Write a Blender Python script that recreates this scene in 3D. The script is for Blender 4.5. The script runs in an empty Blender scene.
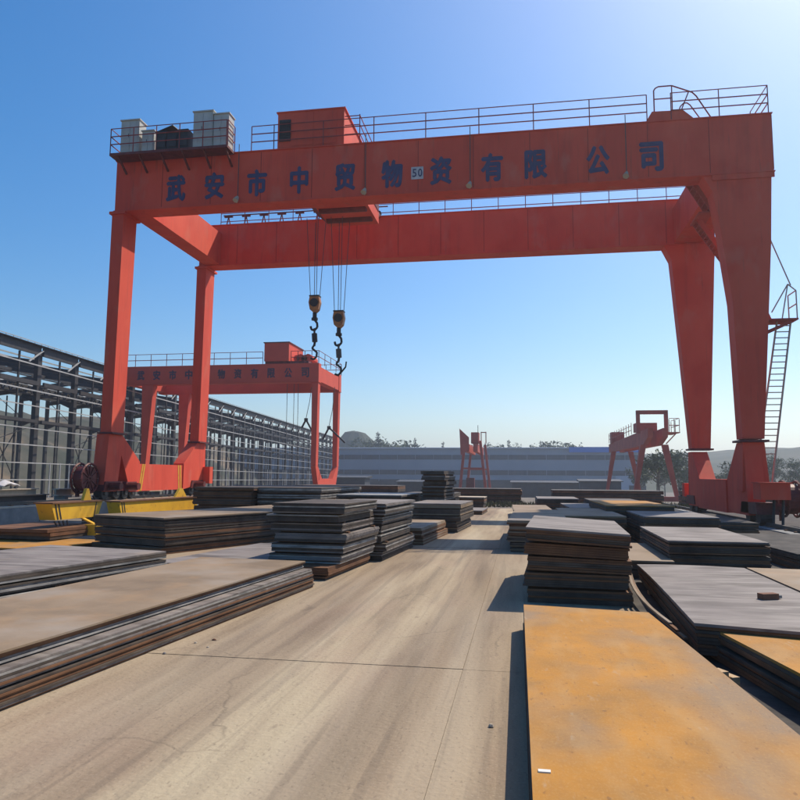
import bpy, math, random
from mathutils import Vector, Matrix
random.seed(11)
R = math.radians
scene = bpy.context.scene
COL = scene.collection

# ------------------------------------------------------------------ camera
cam_d = bpy.data.cameras.new('camera'); cam = bpy.data.objects.new('camera', cam_d); COL.objects.link(cam)
F, YAW, PITCH, ROLL = 708.0, .169, .106, .006
f = Vector((-math.sin(YAW)*math.cos(PITCH), math.cos(YAW)*math.cos(PITCH), math.sin(PITCH)))
r0 = Vector((math.cos(YAW), math.sin(YAW), 0)); u0 = r0.cross(f)
r = r0*math.cos(ROLL)+u0*math.sin(ROLL); u = -r0*math.sin(ROLL)+u0*math.cos(ROLL)
cam.matrix_world = Matrix(((r.x, u.x, -f.x, 0), (r.y, u.y, -f.y, 0), (r.z, u.z, -f.z, 1.7), (0, 0, 0, 1)))
cam_d.sensor_fit = 'HORIZONTAL'; cam_d.sensor_width = 36; cam_d.lens = 36*F/800
cam_d.clip_start = .05; cam_d.clip_end = 6000
scene.camera = cam

# ------------------------------------------------------------------ sky, sun, exposure
SUN = Vector((.50, .70, 1.0)).normalized()
EL = math.asin(SUN.z); AZ = math.atan2(SUN.x, SUN.y)
w = bpy.data.worlds.new('World'); scene.world = w; w.use_nodes = True
nt = w.node_tree; nt.nodes.clear()
o_ = nt.nodes.new('ShaderNodeOutputWorld'); bg = nt.nodes.new('ShaderNodeBackground'); sk = nt.nodes.new('ShaderNodeTexSky')
sk.sky_type = 'NISHITA'; sk.sun_disc = False; sk.sun_elevation = EL; sk.sun_rotation = AZ
sk.air_density = 1.15; sk.dust_density = 1.45; sk.ozone_density = 4.5; sk.altitude = 200
bg.inputs[1].default_value = .134
hsv = nt.nodes.new('ShaderNodeHueSaturation'); hsv.inputs['Saturation'].default_value = 1.38
nt.links.new(sk.outputs[0], hsv.inputs['Color']); nt.links.new(hsv.outputs[0], bg.inputs[0]); nt.links.new(bg.outputs[0], o_.inputs[0])
sd = bpy.data.lights.new('sun', 'SUN'); sd.energy = 5.0; sd.angle = R(.5); sd.color = (1, .89, .73)
so = bpy.data.objects.new('sun', sd); COL.objects.link(so); so.rotation_euler = SUN.to_track_quat('Z', 'Y').to_euler()
scene.view_settings.view_transform = 'Standard'; scene.view_settings.look = 'None'
scene.view_settings.exposure = 0.12; scene.view_settings.gamma = 1
scene.cycles.volume_bounces = 1; scene.cycles.max_bounces = 6

# ------------------------------------------------------------------ materials
def mat(name, cols, rough=.7, scale=2.0, stretch=(1, 1, 1), metal=0.0, bump=.15, bscale=40, detail=6, pos=(.35, .65), speck=None, fine=None, rotz=0):
    m = bpy.data.materials.new(name); m.use_nodes = True; t = m.node_tree; n = t.nodes; l = t.links
    b = n['Principled BSDF']; b.inputs['Roughness'].default_value = rough; b.inputs['Specular IOR Level'].default_value = .3; b.inputs['Metallic'].default_value = metal
    g = n.new('ShaderNodeNewGeometry'); mp = n.new('ShaderNodeMapping'); mp.inputs['Scale'].default_value = stretch
    mp.inputs['Rotation'].default_value = (0, 0, rotz)
    l.new(g.outputs['Position'], mp.inputs[0])
    no = n.new('ShaderNodeTexNoise'); no.inputs['Scale'].default_value = scale; no.inputs['Detail'].default_value = detail
    no.inputs['Roughness'].default_value = .6
    l.new(mp.outputs[0], no.inputs['Vector'])
    cr = n.new('ShaderNodeValToRGB'); el = cr.color_ramp.elements
    k = len(cols)
    for i, c in enumerate(cols):
        p = pos[0]+(pos[1]-pos[0])*i/max(1, k-1)
        if i < 2: e = el[i]; e.position = p
        else: e = el.new(p)
        e.color = (*c, 1)
    if k == 1: el[1].color = (*cols[0], 1)
    l.new(no.outputs[0], cr.inputs[0]); out = cr.outputs[0]
    def over(outp, c2, sc, lo, hi, st=(1, 1, 1), fac=1.0):
        mp2 = n.new('ShaderNodeMapping'); mp2.inputs['Scale'].default_value = st; l.new(g.outputs['Position'], mp2.inputs[0])
        n2 = n.new('ShaderNodeTexNoise'); n2.inputs['Scale'].default_value = sc; n2.inputs['Detail'].default_value = 8; l.new(mp2.outputs[0], n2.inputs['Vector'])
        mr = n.new('ShaderNodeMapRange'); mr.inputs[1].default_value = lo; mr.inputs[2].default_value = hi; mr.inputs[4].default_value = fac
        l.new(n2.outputs[0], mr.inputs[0])
        mx = n.new('ShaderNodeMix'); mx.data_type = 'RGBA'; l.new(mr.outputs[0], mx.inputs[0]); l.new(outp, mx.inputs[6]); mx.inputs[7].default_value = (*c2, 1)
        return mx.outputs[2]
    for s in (speck or []): out = over(out, *s)
    l.new(out, b.inputs['Base Color'])
    if bump:
        nb = n.new('ShaderNodeTexNoise'); nb.inputs['Scale'].default_value = bscale; nb.inputs['Detail'].default_value = 5; l.new(mp.outputs[0] if fine else g.outputs['Position'], nb.inputs['Vector'])
        bm = n.new('ShaderNodeBump'); bm.inputs['Strength'].default_value = bump; bm.inputs['Distance'].default_value = .02
        l.new(nb.outputs[0], bm.inputs['Height']); l.new(bm.outputs[0], b.inputs['Normal'])
    return m
M = {}
M['red'] = mat('red_paint', [(.62, .062, .030), (.72, .082, .040)], .7, .7, (1, 1, .4), speck=[((.36, .04, .025), 3, .54, .75, (1, 1, .1), .4), ((.22, .05, .03), 9, .64, .74, (1, 1, .06), .4), ((.62, .16, .10), 1.3, .56, .7, (1, 1, .5), .5), ((.75, .12, .06), .35, .5, .6, (1, 1, 1), .4)], bump=.05)
M['red_far'] = mat('far_red_paint', [(.68, .085, .045), (.58, .07, .04)], .75, .5, bump=0)
M['rustred'] = mat('faded_red_paint', [(.46, .085, .055), (.36, .06, .04)], .65, .8, bump=0)
M['maroon'] = mat('greasy_red_metal', [(.10, .02, .018), (.17, .035, .03)], .55, 4, bump=.1)
M['navy'] = mat('navy_lettering', [(.04, .045, .11), (.06, .065, .15)], .6, 3, bump=0)
M['navy_hazed'] = mat('hazed_lettering', [(.10, .035, .05), (.06, .04, .08)], .7, .6, bump=0)  # haze over the far lettering is mixed into this navy
M['seam'] = mat('welded_seam_paint', [(.36, .035, .025), (.28, .03, .02)], .8, 5, bump=0)
M['yellow'] = mat('yellow_paint', [(.72, .42, .03), (.62, .34, .03)], .5, 2, speck=[((.25, .13, .04), 7, .62, .75)], bump=.05)
M['black'] = mat('black_metal', [(.02, .02, .022), (.035, .033, .033)], .5, 6, bump=.1)
M['white'] = mat('white_cabinet_paint', [(.52, .52, .48), (.42, .42, .38)], .5, 1.4, speck=[((.25, .2, .15), 5, .62, .8, (1, 1, .2), .6)], bump=.03)
M['rail'] = mat('railing_paint', [(.30, .05, .045), (.22, .045, .04)], .6, 5, bump=0)
M['wire'] = mat('wire_rope_steel', [(.07, .065, .06), (.1, .09, .08)], .5, 10, bump=0)
M['orangeblk'] = mat('orange_hook_paint', [(.5, .22, .06), (.3, .12, .05)], .5, 8, bump=.1)
M['steel'] = mat('dark_structural_steel', [(.03, .029, .032), (.048, .045, .047)], .6, 1.5, bump=0)
M['girt'] = mat('pale_primer_steel', [(.42, .42, .42), (.3, .3, .3)], .6, 1.0, bump=0)
M['sheet'] = mat('pale_roof_sheet', [(.55, .56, .56), (.45, .46, .46)], .5, .3, bump=0)
M['concrete'] = mat('dusty_concrete', [(.22, .17, .118), (.31, .245, .17), (.37, .30, .21)], .9, 1.1, (2.2, .16, 1), bump=.35, bscale=25, pos=(.36, .64), rotz=R(2.5),
    speck=[((.42, .36, .255), .55, .5, .68, (1, .25, 1), .75), ((.20, .16, .125), 2.2, .56, .72, (1.6, .1, 1), .6), ((.17, .13, .10), 14, .62, .74, (1, .35, 1), .5), ((.32, .23, .17), .8, .52, .68, (1, .5, 1), .5), ((.46, .40, .30), 1.7, .5, .66, (1, .05, 1), .4), ((.19, .15, .11), 3.5, .56, .70, (1, .04, 1), .35), ((.12, .09, .07), 1.6, .68, .74, (1, .6, 1), .5), ((.46, .40, .31), 60, .55, .7, (1, 1, 1), .35), ((.13, .10, .075), 45, .6, .72, (1, .5, 1), .45), ((.16, .13, .10), 7, .56, .62, (1, .02, 1), .3)])
def lanes(m, stops):
    t = m.node_tree; n = t.nodes; l = t.links; b = n['Principled BSDF']; src = b.inputs['Base Color'].links[0].from_socket
    g = n.new('ShaderNodeNewGeometry'); mp = n.new('ShaderNodeMapping'); mp.inputs['Scale'].default_value = (.8, .12, 1); l.new(g.outputs['Position'], mp.inputs[0])
    no = n.new('ShaderNodeTexNoise'); no.inputs['Scale'].default_value = 1.3; no.inputs['Detail'].default_value = 7; l.new(mp.outputs[0], no.inputs['Vector'])
    sx = n.new('ShaderNodeSeparateXYZ'); l.new(g.outputs['Position'], sx.inputs[0])
    a = n.new('ShaderNodeMath'); a.operation = 'MULTIPLY_ADD'; l.new(no.outputs[0], a.inputs[0]); a.inputs[1].default_value = .9; l.new(sx.outputs[0], a.inputs[2])
    y = n.new('ShaderNodeMath'); y.operation = 'MULTIPLY_ADD'; l.new(sx.outputs[1], y.inputs[0]); y.inputs[1].default_value = -.035; l.new(a.outputs[0], y.inputs[2])
    mr = n.new('ShaderNodeMapRange'); mr.inputs[1].default_value = -5; mr.inputs[2].default_value = 2; l.new(y.outputs[0], mr.inputs[0])
    cr = n.new('ShaderNodeValToRGB'); e = cr.color_ramp.elements; l.new(mr.outputs[0], cr.inputs[0])
    for i, (x, c) in enumerate(stops):
        q = e[i] if i < 2 else e.new((x+5)/7); q.position = (x+5)/7; q.color = (*c, 1)
    mx = n.new('ShaderNodeMix'); mx.data_type = 'RGBA'; mx.blend_type = 'MULTIPLY'; mx.inputs[0].default_value = 1; l.new(src, mx.inputs[6]); l.new(cr.outputs[0], mx.inputs[7]); l.new(mx.outputs[2], b.inputs['Base Color'])
def cracks(m):
    t = m.node_tree; n = t.nodes; l = t.links; b = n['Principled BSDF']; src = b.inputs['Base Color'].links[0].from_socket
    g = n.new('ShaderNodeNewGeometry'); no = n.new('ShaderNodeTexNoise'); no.inputs['Scale'].default_value = 1.5; no.inputs['Detail'].default_value = 8; l.new(g.outputs['Position'], no.inputs['Vector'])
    mx = n.new('ShaderNodeMix'); mx.data_type = 'VECTOR'; mx.inputs[0].default_value = .35; l.new(g.outputs['Position'], mx.inputs[4]); l.new(no.outputs[1], mx.inputs[5])
    v = n.new('ShaderNodeTexVoronoi'); v.feature = 'DISTANCE_TO_EDGE'; v.inputs['Scale'].default_value = .55; l.new(mx.outputs[1], v.inputs['Vector'])
    mr = n.new('ShaderNodeMapRange'); mr.inputs[1].default_value = 0; mr.inputs[2].default_value = .006; mr.inputs[3].default_value = .45; mr.inputs[4].default_value = 0; l.new(v.outputs['Distance'], mr.inputs[0])
    n2 = n.new('ShaderNodeTexNoise'); n2.inputs['Scale'].default_value = .5; l.new(g.outputs['Position'], n2.inputs['Vector'])
    m2 = n.new('ShaderNodeMapRange'); m2.inputs[1].default_value = .5; m2.inputs[2].default_value = .6; l.new(n2.outputs[0], m2.inputs[0])
    mu = n.new('ShaderNodeMath'); mu.operation = 'MULTIPLY'; l.new(mr.outputs[0], mu.inputs[0]); l.new(m2.outputs[0], mu.inputs[1])
    q = n.new('ShaderNodeMix'); q.data_type = 'RGBA'; l.new(mu.outputs[0], q.inputs[0]); l.new(src, q.inputs[6]); q.inputs[7].default_value = (.09, .07, .05, 1); l.new(q.outputs[2], b.inputs['Base Color'])
D_, L_, N_ = (.80, .75, .72), (1.06, 1.04, .99), (.92, .88, .84)
lanes(M['concrete'], [(-4.6, N_), (-2.9, N_), (-2.55, D_), (-2.0, D_), (-1.75, L_), (-1.15, L_), (-.95, D_), (-.6, (.8, .75, .7)), (-.35, N_), (.6, (1, .95, .88))])
cracks(M['concrete'])
M['dirt'] = mat('packed_dirt', [(.09, .075, .062), (.15, .125, .10), (.20, .17, .135)], .95, 1.2, bump=.6, bscale=12)
M['grass'] = mat('dry_grass', [(.07, .075, .03), (.14, .13, .06)], .9, 3, bump=0)
M['wallc'] = mat('rail_wall_concrete', [(.16, .165, .165), (.26, .26, .25)], .9, 1.5, bump=.3, bscale=8)
M['timber'] = mat('timber_block', [(.38, .25, .13), (.5, .36, .22)], .85, 8, (1, 1, 4), bump=.3)
# steel plates
M['p_tan'] = mat('dusty_tan_steel', [(.18, .128, .082), (.24, .172, .11), (.285, .21, .14)], .75, .9, bump=.12, bscale=18, detail=8,
    speck=[((.36, .22, .11), 1.3, .55, .75, (1, 1, 1), .6), ((.30, .27, .24), .7, .55, .7, (1, 1, 1), .6)])
M['p_grey'] = mat('grey_mill_steel', [(.14, .12, .112), (.195, .168, .155), (.24, .21, .195)], .75, 1.1, (1, 2.5, 1), bump=.1, bscale=14, detail=8,
    speck=[((.085, .07, .062), 1.6, .5, .66, (.6, 2.4, 1), .8), ((.30, .27, .24), 2.6, .52, .68, (.5, 3, 1), .6), ((.34, .26, .19), .8, .6, .75, (1, 1, 1), .5)])
M['p_rust'] = mat('orange_rusted_steel', [(.24, .13, .042), (.34, .16, .03), (.42, .185, .022), (.32, .16, .04)], .8, .95, bump=.12, bscale=22, detail=9, pos=(.33, .68),
    speck=[((.50, .22, .025), 1.3, .5, .68, (1, 1, 1), .7), ((.24, .17, .11), .8, .48, .66, (1.3, .8, 1), .85), ((.42, .26, .11), 2.4, .5, .8, (2.2, .7, 1), .55), ((.40, .34, .25), 6, .66, .78, (2.5, .7, 1), .4), ((.33, .15, .04), 9, .58, .8, (3, .35, 1), .5), ((.45, .27, .10), 70, .5, .75, (1, .6, 1), .35), ((.15, .07, .03), 26, .64, .72, (1, .5, 1), .5), ((.18, .09, .04), 30, .66, .74, (1, .3, 1), .5)])
M['p_dark'] = mat('dark_mill_steel', [(.045, .034, .027), (.075, .057, .045), (.10, .078, .06)], .7, 2.5, (1, 1, .6), bump=.1, bscale=20)
M['p_brown'] = mat('brown_rusted_steel', [(.11, .052, .028), (.16, .075, .036), (.2, .10, .05)], .8, 2.0, bump=.15, bscale=20)
M['p_blue'] = mat('grey_edge_steel', [(.16, .155, .145), (.27, .255, .235), (.38, .36, .33)], .6, 3.0, (1, 1, 3), bump=.1, bscale=20)
M['leaf'] = mat('leaves', [(.035, .055, .022), (.07, .10, .035)], .8, .9, bump=0)
M['leaf2'] = mat('dark_needles', [(.025, .04, .022), (.05, .07, .035)], .8, .9, bump=0)
M['bark'] = mat('bark', [(.09, .07, .05), (.14, .11, .08)], .9, 3, bump=0)
M['hill'] = mat('scrub_hillside', [(.022, .03, .016), (.04, .048, .026), (.07, .062, .04)], .95, .05, bump=.5, bscale=.3, detail=10)
M['rubble'] = mat('rubble_hillside', [(.035, .042, .028), (.065, .062, .045), (.17, .125, .08)], .95, .06, bump=.8, bscale=.5, detail=10, pos=(.42, .68))
M['wh_light'] = mat('blue_grey_cladding', [(.24, .28, .34), (.29, .33, .39)], .6, .08, bump=0)
M['wh_dark'] = mat('window_band_glass', [(.03, .045, .07), (.05, .07, .10)], .35, .3, (4, 1, 1), bump=0)
M['wh_white'] = mat('white_cladding', [(.46, .49, .55), (.40, .43, .5)], .6, .1, bump=0)
M['blue'] = mat('blue_roof_sheet', [(.05, .17, .55), (.06, .2, .6)], .5, .3, bump=0)
M['door'] = mat('dark_doorway', [(.03, .035, .045), (.05, .055, .065)], .7, .5, bump=0)
M['cream'] = mat('pale_concrete_strip', [(.50, .42, .32), (.42, .35, .27)], .85, 4, bump=.1)
M['paper'] = mat('paper_tag', [(.7, .68, .62), (.65, .62, .55)], .8, 9, bump=0)
M['brick'] = mat('brick_clay', [(.22, .10, .06), (.16, .08, .05)], .9, 20, bump=.2)
M['cloth'] = mat('dirty_white_sheet', [(.6, .58, .58), (.45, .42, .42)], .9, 6, bump=.2)

# ------------------------------------------------------------------ mesh helpers
class MB:
    def __init__(s): s.v = []; s.f = []
    def box(s, x0, x1, y0, y1, z0, z1):
        b = len(s.v)
        s.v += [(x0, y0, z0), (x1, y0, z0), (x1, y1, z0), (x0, y1, z0), (x0, y0, z1), (x1, y0, z1), (x1, y1, z1), (x0, y1, z1)]
        s.f += [tuple(b+i for i in q) for q in ((0, 3, 2, 1), (4, 5, 6, 7), (0, 1, 5, 4), (1, 2, 6, 5), (2, 3, 7, 6), (3, 0, 4, 7))]
        return s
    def tube(s, p, q, r_, n=6, r2=None):
        p = Vector(p); q = Vector(q); d = (q-p).normalized(); r2 = r_ if r2 is None else r2
        a = d.cross(Vector((0, 0, 1)) if abs(d.z) < .9 else Vector((1, 0, 0))).normalized(); c = d.cross(a)
        b = len(s.v)
        for P, rr in ((p, r_), (q, r2)):
            for i in range(n):
                t = 2*math.pi*(i+.5)/n; s.v.append(tuple(P+a*math.cos(t)*rr+c*math.sin(t)*rr))
        for i in range(n):
            j = (i+1) % n; s.f.append((b+i, b+j, b+n+j, b+n+i))
        s.f.append(tuple(b+i for i in reversed(range(n)))); s.f.append(tuple(b+n+i for i in range(n)))
        return s
    def bar(s, p, q, w_, h_):   # rectangular bar between two points; w_ horizontal, h_ vertical-ish
        p = Vector(p); q = Vector(q); d = (q-p).normalized()
        a = d.cross(Vector((0, 0, 1)) if abs(d.z) < .95 else Vector((0, 1, 0))).normalized(); c = a.cross(d)
        b = len(s.v)
        for P in (p, q):
            for sa, sc in ((-1, -1), (1, -1), (1, 1), (-1, 1)): s.v.append(tuple(P+a*sa*w_/2+c*sc*h_/2))
        s.f += [tuple(b+i for i in k) for k in ((0, 3, 2, 1), (4, 5, 6, 7), (0, 1, 5, 4), (1, 2, 6, 5), (2, 3, 7, 6), (3, 0, 4, 7))]
        return s
    def prism(s, pts, axis, a0, a1):   # pts in the plane normal to axis: 'x' -> (y,z), 'y' -> (x,z), 'z' -> (x,y)
        b = len(s.v); n = len(pts)
        for a in (a0, a1):
            for p, q in pts: s.v.append({'x': (a, p, q), 'y': (p, a, q), 'z': (p, q, a)}[axis])
        s.f.append(tuple(b+i for i in range(n))); s.f.append(tuple(b+n+i for i in reversed(range(n))))
        for i in range(n):
            j = (i+1) % n; s.f.append((b+j, b+i, b+n+i, b+n+j))
        return s
    def loft(s, A, B):   # two equal loops
        b = len(s.v); n = len(A); s.v += [tuple(p) for p in A]+[tuple(p) for p in B]
        s.f.append(tuple(b+i for i in reversed(range(n)))); s.f.append(tuple(b+n+i for i in range(n)))
        for i in range(n):
            j = (i+1) % n; s.f.append((b+i, b+j, b+n+j, b+n+i))
        return s
    def mesh(s, name, m, smooth=False):
        me = bpy.data.meshes.new(name); me.from_pydata(s.v, [], s.f)
        import bmesh
        bm = bmesh.new(); bm.from_mesh(me); bmesh.ops.recalc_face_normals(bm, faces=bm.faces); bm.to_mesh(me); bm.free()
        if m: me.materials.append(M[m])
        if smooth:
            for p in me.polygons: p.use_smooth = True
        return me
    def build(s, name, m, parent=None, **k):
        return link(name, s.mesh(name, m, k.pop('smooth', False)), parent, **k)
def link(name, me, parent=None, label=None, cat=None, group=None, kind=None, loc=None):
    o = bpy.data.objects.new(name, me); COL.objects.link(o)
    if parent: o.parent = parent
    if loc: o.location = loc
    if label: o['label'] = label
    if cat: o['category'] = cat
    if group: o['group'] = group
    if kind: o['kind'] = kind
    return o
def thing(name, label, cat, loc=(0, 0, 0), rz=0, group=None):
    o = link(name, None, None, label, cat, group, loc=loc); o.rotation_euler.z = rz
    return o
def copy_tree(o, parent=None):
    c = o.copy(); COL.objects.link(c); c.parent = parent
    for ch in list(o.children): copy_tree(ch, c)
    return c
def B(x0, x1, y0, y1, z0, z1): return MB().box(x0, x1, y0, y1, z0, z1)

# ------------------------------------------------------------------ ground and road
def gz(y): return 0 if y < 45 else (-(y-45)*.025 if y < 230 else -4.625)
g = MB(); xs = [-1500, -300, -100, -40, 0, 40, 100, 300, 1500]; ys = [-200, -20, 0, 20, 45, 70, 100, 150, 230, 500, 1500]
for y in ys:
    for x in xs: g.v.append((x, y, gz(y)-.13 if y <= 45 else gz(y)-.13))
for j in range(len(ys)-1):
    for i in range(len(xs)-1):
        a = j*len(xs)+i; g.f.append((a, a+1, a+1+len(xs), a+len(xs)))
g.build('ground', 'dirt', kind='structure')
M['dark_shaded'] = mat('dark_shaded_ground', [(.035, .032, .03), (.06, .053, .048), (.09, .08, .07)], .95, 2.0, bump=.6, bscale=12)  # dark ground; its tone also stands in for shade between the plate stacks
yard = MB().box(-17, 1.45, -3, 45, -.12, -.004).build('yard_pavement', 'dirt', kind='structure')
MB().box(1.453, 30, -3, 45, -.12, .0).build('dark_ground', 'dark_shaded', kind='structure')
# cast concrete slabs with open joints, laid over the yard base
road = MB().box(-8.6, 1.42, -2, 39, -.1, -.002).build('road', 'dirt', kind='structure')
for ix, (x0, x1) in enumerate(((-8.5, -4.5), (-4.497, -.5255), (-.5225, 1.38))):
    for iy in range(-1, 10):
        y0 = 2.95+3.5*iy; j = random.uniform(-.003, .003)
        s = MB()
        a, b_ = y0+.002, y0+3.498
        n = 6
        s.prism([(x0, a), (x1, a), (x1, b_), (x0, b_)], 'z', -.08, .006+j)
        s.build('concrete_slab', 'concrete', road)
# grass strip beyond the yard
gr = MB(); random.seed(4)
for i in range(5200):
    x = random.uniform(-14, 14); y = random.uniform(39.3, 45); h = random.uniform(.06, .26); a = random.uniform(0, 6.28); b = len(gr.v)
    gr.v += [(x-.05*math.cos(a), y-.05*math.sin(a), -.01), (x+.05*math.cos(a), y+.05*math.sin(a), -.01), (x+random.uniform(-.1, .1), y+random.uniform(-.1, .1), h)]
    gr.f.append((b, b+1, b+2))
link('grass', gr.mesh('grass', 'grass'), label='strip of short dry grass across the far end of the yard', cat='grass', kind='stuff')

# ------------------------------------------------------------------ hills
def hill(name, x0, x1, y0, y1, nx, ny, fn, m):
    h = MB()
    for j in range(ny+1):
        for i in range(nx+1):
            x = x0+(x1-x0)*i/nx; y = y0+(y1-y0)*j/ny; h.v.append((x, y, fn(x, y)))
    for j in range(ny):
        for i in range(nx):
            a = j*(nx+1)+i; h.f.append((a, a+1, a+nx+2, a+nx+1))
    return h.build(name, m, kind='structure', smooth=True)
from mathutils import noise
def nz(x, y, s): return noise.fractal(Vector((x*s, y*s, 3.1)), 1.0, 2.0, 5)
def h_far(x, y):
    t = max(0, min(1, (y-300)/170)); t = t*t*(3-2*t); back = max(0, min(1, (700-y)/150))
    base = 10+14*max(0, min(1, (x-60)/150))+4*math.exp(-((x-80)/25)**2)
    return -5+(base+5+3.2*nz(x, y, .012)+1.0*nz(x, y, .06))*t*back
hill('hills', -700, 800, 300, 700, 150, 40, h_far, 'hill')
def h_left(x, y):
    t = max(0, min(1, (-72-x)/45)); t = t*t*(3-2*t)
    e = max(0, min(1, (y-40)/40))*max(0, min(1, (330-y)/90))
    return -4+(4+15+5*nz(x, y, .02)+2.2*nz(x, y, .08))*t*e
hill('rubble_hill', -300, -72, 40, 330, 76, 96, h_left, 'rubble')

# ------------------------------------------------------------------ far warehouse
wh = thing('far_warehouse', 'long blue-grey industrial hall with dark window bands behind the whole yard', 'building', (0, 230, 0))
B(-95, 36.5, 0, 40, -4.8, 10.4).build('wall', 'wh_light', wh)
rf = MB().prism([(-.6, 10.4), (40.6, 10.4), (20, 11.6)], 'x', -95.5, 37).build('roof', 'wh_white', wh)
B(-95.6, 15, -.75, -.3, 10.42, 10.75).build('gutter', 'wh_white', wh)
B(15, 37.2, -.8, -.3, 9.2, 10.9).build('fascia', 'blue', wh)
for (a, b) in ((6.9, 8.4), (2.0, 3.5)):
    x = -94
    while x < 35:
        fr = B(x, x+5.9, -.12, 0.0, a, b).build('window_band', 'wh_dark', wh)
        MB().box(x-.06, x+.06, -.2, -.13, a, b).build('mullion', 'wh_light', fr)
        x += 6
x = -94
while x < 28:
    B(x, x+11.8, -.2, -.02, -4.7, .4).build('base_panel', 'door', wh); x += 12
B(29, 36.6, -.3, -.02, -4.6, 1.9).build('end_panel', 'wh_white', wh)
for k, x in enumerate((-60, -47, -42, -27, -17.5, -8, 3, 12, 22, 33)):
    B(x, x+(3.6, 5)[k % 2], -.5, -.02, -4.7, (-1.0, -.2, .4)[k % 3]).build('door', 'door', wh)
# low dark sheds in front of the hall
for k, (x, y, wd, h, lab) in enumerate(((-26, 150, 9, 3.0, 'low dark open shed in front of the far hall, left of the A-legged crane'), (-2, 160, 16, 3.2, 'wide low shed with a pale roof edge, right of the A-legged crane'), (-38, 140, 7, 3.6, 'square dark hut in front of the far hall beside the steel frame'), (12, 150, 8, 3.4, 'dark shed left of the crane with a square top frame'))):
    z = gz(y)-.13
    s = thing('low_shed', lab, 'shed', (x, y, z), 0)
    B(0, wd, 0, 5, 0, h).build('wall', 'door', s); MB().prism([(-.5, h), (5.5, h+.02), (5.5, h+.5), (-.5, h+.15)], 'x', -.4, wd+.4).build('roof', 'steel', s)
    B(wd*.35, wd*.6, -.06, 0, 0, h*.7).build('door', 'steel', s)

# ------------------------------------------------------------------ trees
def tree_mesh(seed, H, Wd, conifer=False):
    rn = random.Random(seed); t = MB(); t.tube((0, 0, 0), (rn.uniform(-.2, .2), 0, H*.55), H*.022, 6, H*.012); top = (0, 0, H*.55)
    lf = MB(); cl = []
    nb = 9 if conifer else 13
    for i in range(nb):
        a = rn.uniform(0, 6.28); zz = H*rn.uniform(.28, .62); ln = Wd*rn.uniform(.25, .5)
        if conifer: zz = H*(.2+.7*i/nb); ln = Wd*.5*(1-.85*i/nb)
        e = (math.cos(a)*ln, math.sin(a)*ln, zz+H*(.02 if conifer else rn.uniform(.1, .3))); t.tube((0, 0, min(zz, H*.55) if not conifer else zz), e, H*.009, 4, H*.003); cl.append(e)
        if conifer: cl.append((-e[0], -e[1], e[2])); cl.append((e[1], -e[0], e[2]))
    if conifer: t.tube((0, 0, H*.5), (0, 0, H), H*.01, 4, .02); cl.append((0, 0, H*.95)); cl.append((0, 0, H*.88))
    cl.append((0, 0, H*.85)) if not conifer else None
    for c in cl:
        R_ = Wd*(.09 if conifer else rn.uniform(.13, .24))
        for k in range(45 if conifer else 110):
            d = Vector((rn.gauss(0, 1), rn.gauss(0, 1), rn.gauss(0, .8))).normalized()*R_*rn.uniform(.4, 1.1); p = Vector(c)+d
            s = Wd*rn.uniform(.03, .065); q = [p+Vector((rn.uniform(-1, 1), rn.uniform(-1, 1), rn.uniform(-1, 1)))*s for _ in range(3)]
            b = len(lf.v); lf.v += [tuple(v) for v in q]; lf.f.append((b, b+1, b+2))
    return t, lf
def leafmesh(lf, m):
    me = bpy.data.meshes.new('crown'); me.from_pydata(lf.v, [], lf.f); me.materials.append(M[m]); return me
protos = []
for sd_, H, Wd, con in ((1, 8, 6, 0), (2, 9, 5, 0), (3, 7, 6.5, 0), (4, 10, 3.4, 1), (5, 10, 4.2, 0)):
    t, lf = tree_mesh(sd_, H, Wd, con)
    protos.append((t.mesh('trunk', 'bark'), leafmesh(lf, 'leaf2' if con else 'leaf'), con))
def tree(x, y, k, s, label, group=None, z=None):
    if z is None: z = gz(y)-.2
    o = thing('conifer_tree' if protos[k][2] else 'leafy_tree', label, 'tree', (x, y, z), random.uniform(0, 6), group); o.scale = (s, s, s)
    link('trunk', protos[k][0], o); link('crown', protos[k][1], o)
    return o
# x, y, kind, scale
tree(21.5, 118, 2, 1.15, 'dark round tree between the legs of the crane with a square top frame')
random.seed(8)
for i in range(60):
    x = 24+(i % 30)*3.6+random.uniform(-1, 1); y = (138 if i < 30 else 175)+random.uniform(-10, 14)
    tree(x*(y/150), y, random.choice((0, 1, 2, 4)), random.uniform(.7, 1.1), 'green scrub tree in the belt below the right-hand hills', 'trees in the belt below the right-hand hills')
for i, (x, k, h, lab) in enumerate(((-58.7, 0, 21.6, 'bushy tree over the left end of the hall roof'), (-55.9, 3, 24, 'pointed conifer over the left end of the hall roof'), (-53.4, 1, 20.8, 'thin tree right of the pointed conifer over the hall roof'),
        (-43.5, 2, 20.0, 'flat round tree over the hall roof left of the A-legged crane'), (-41, 3, 21.5, 'lone conifer beside the flat round tree over the hall roof'), (-29.9, 3, 20.0, 'small thin conifer over the hall roof nearest left of the A-legged crane'))):
    tree(x, 276, k, h/(8, 9, 7, 10, 10)[k], lab)
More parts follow.
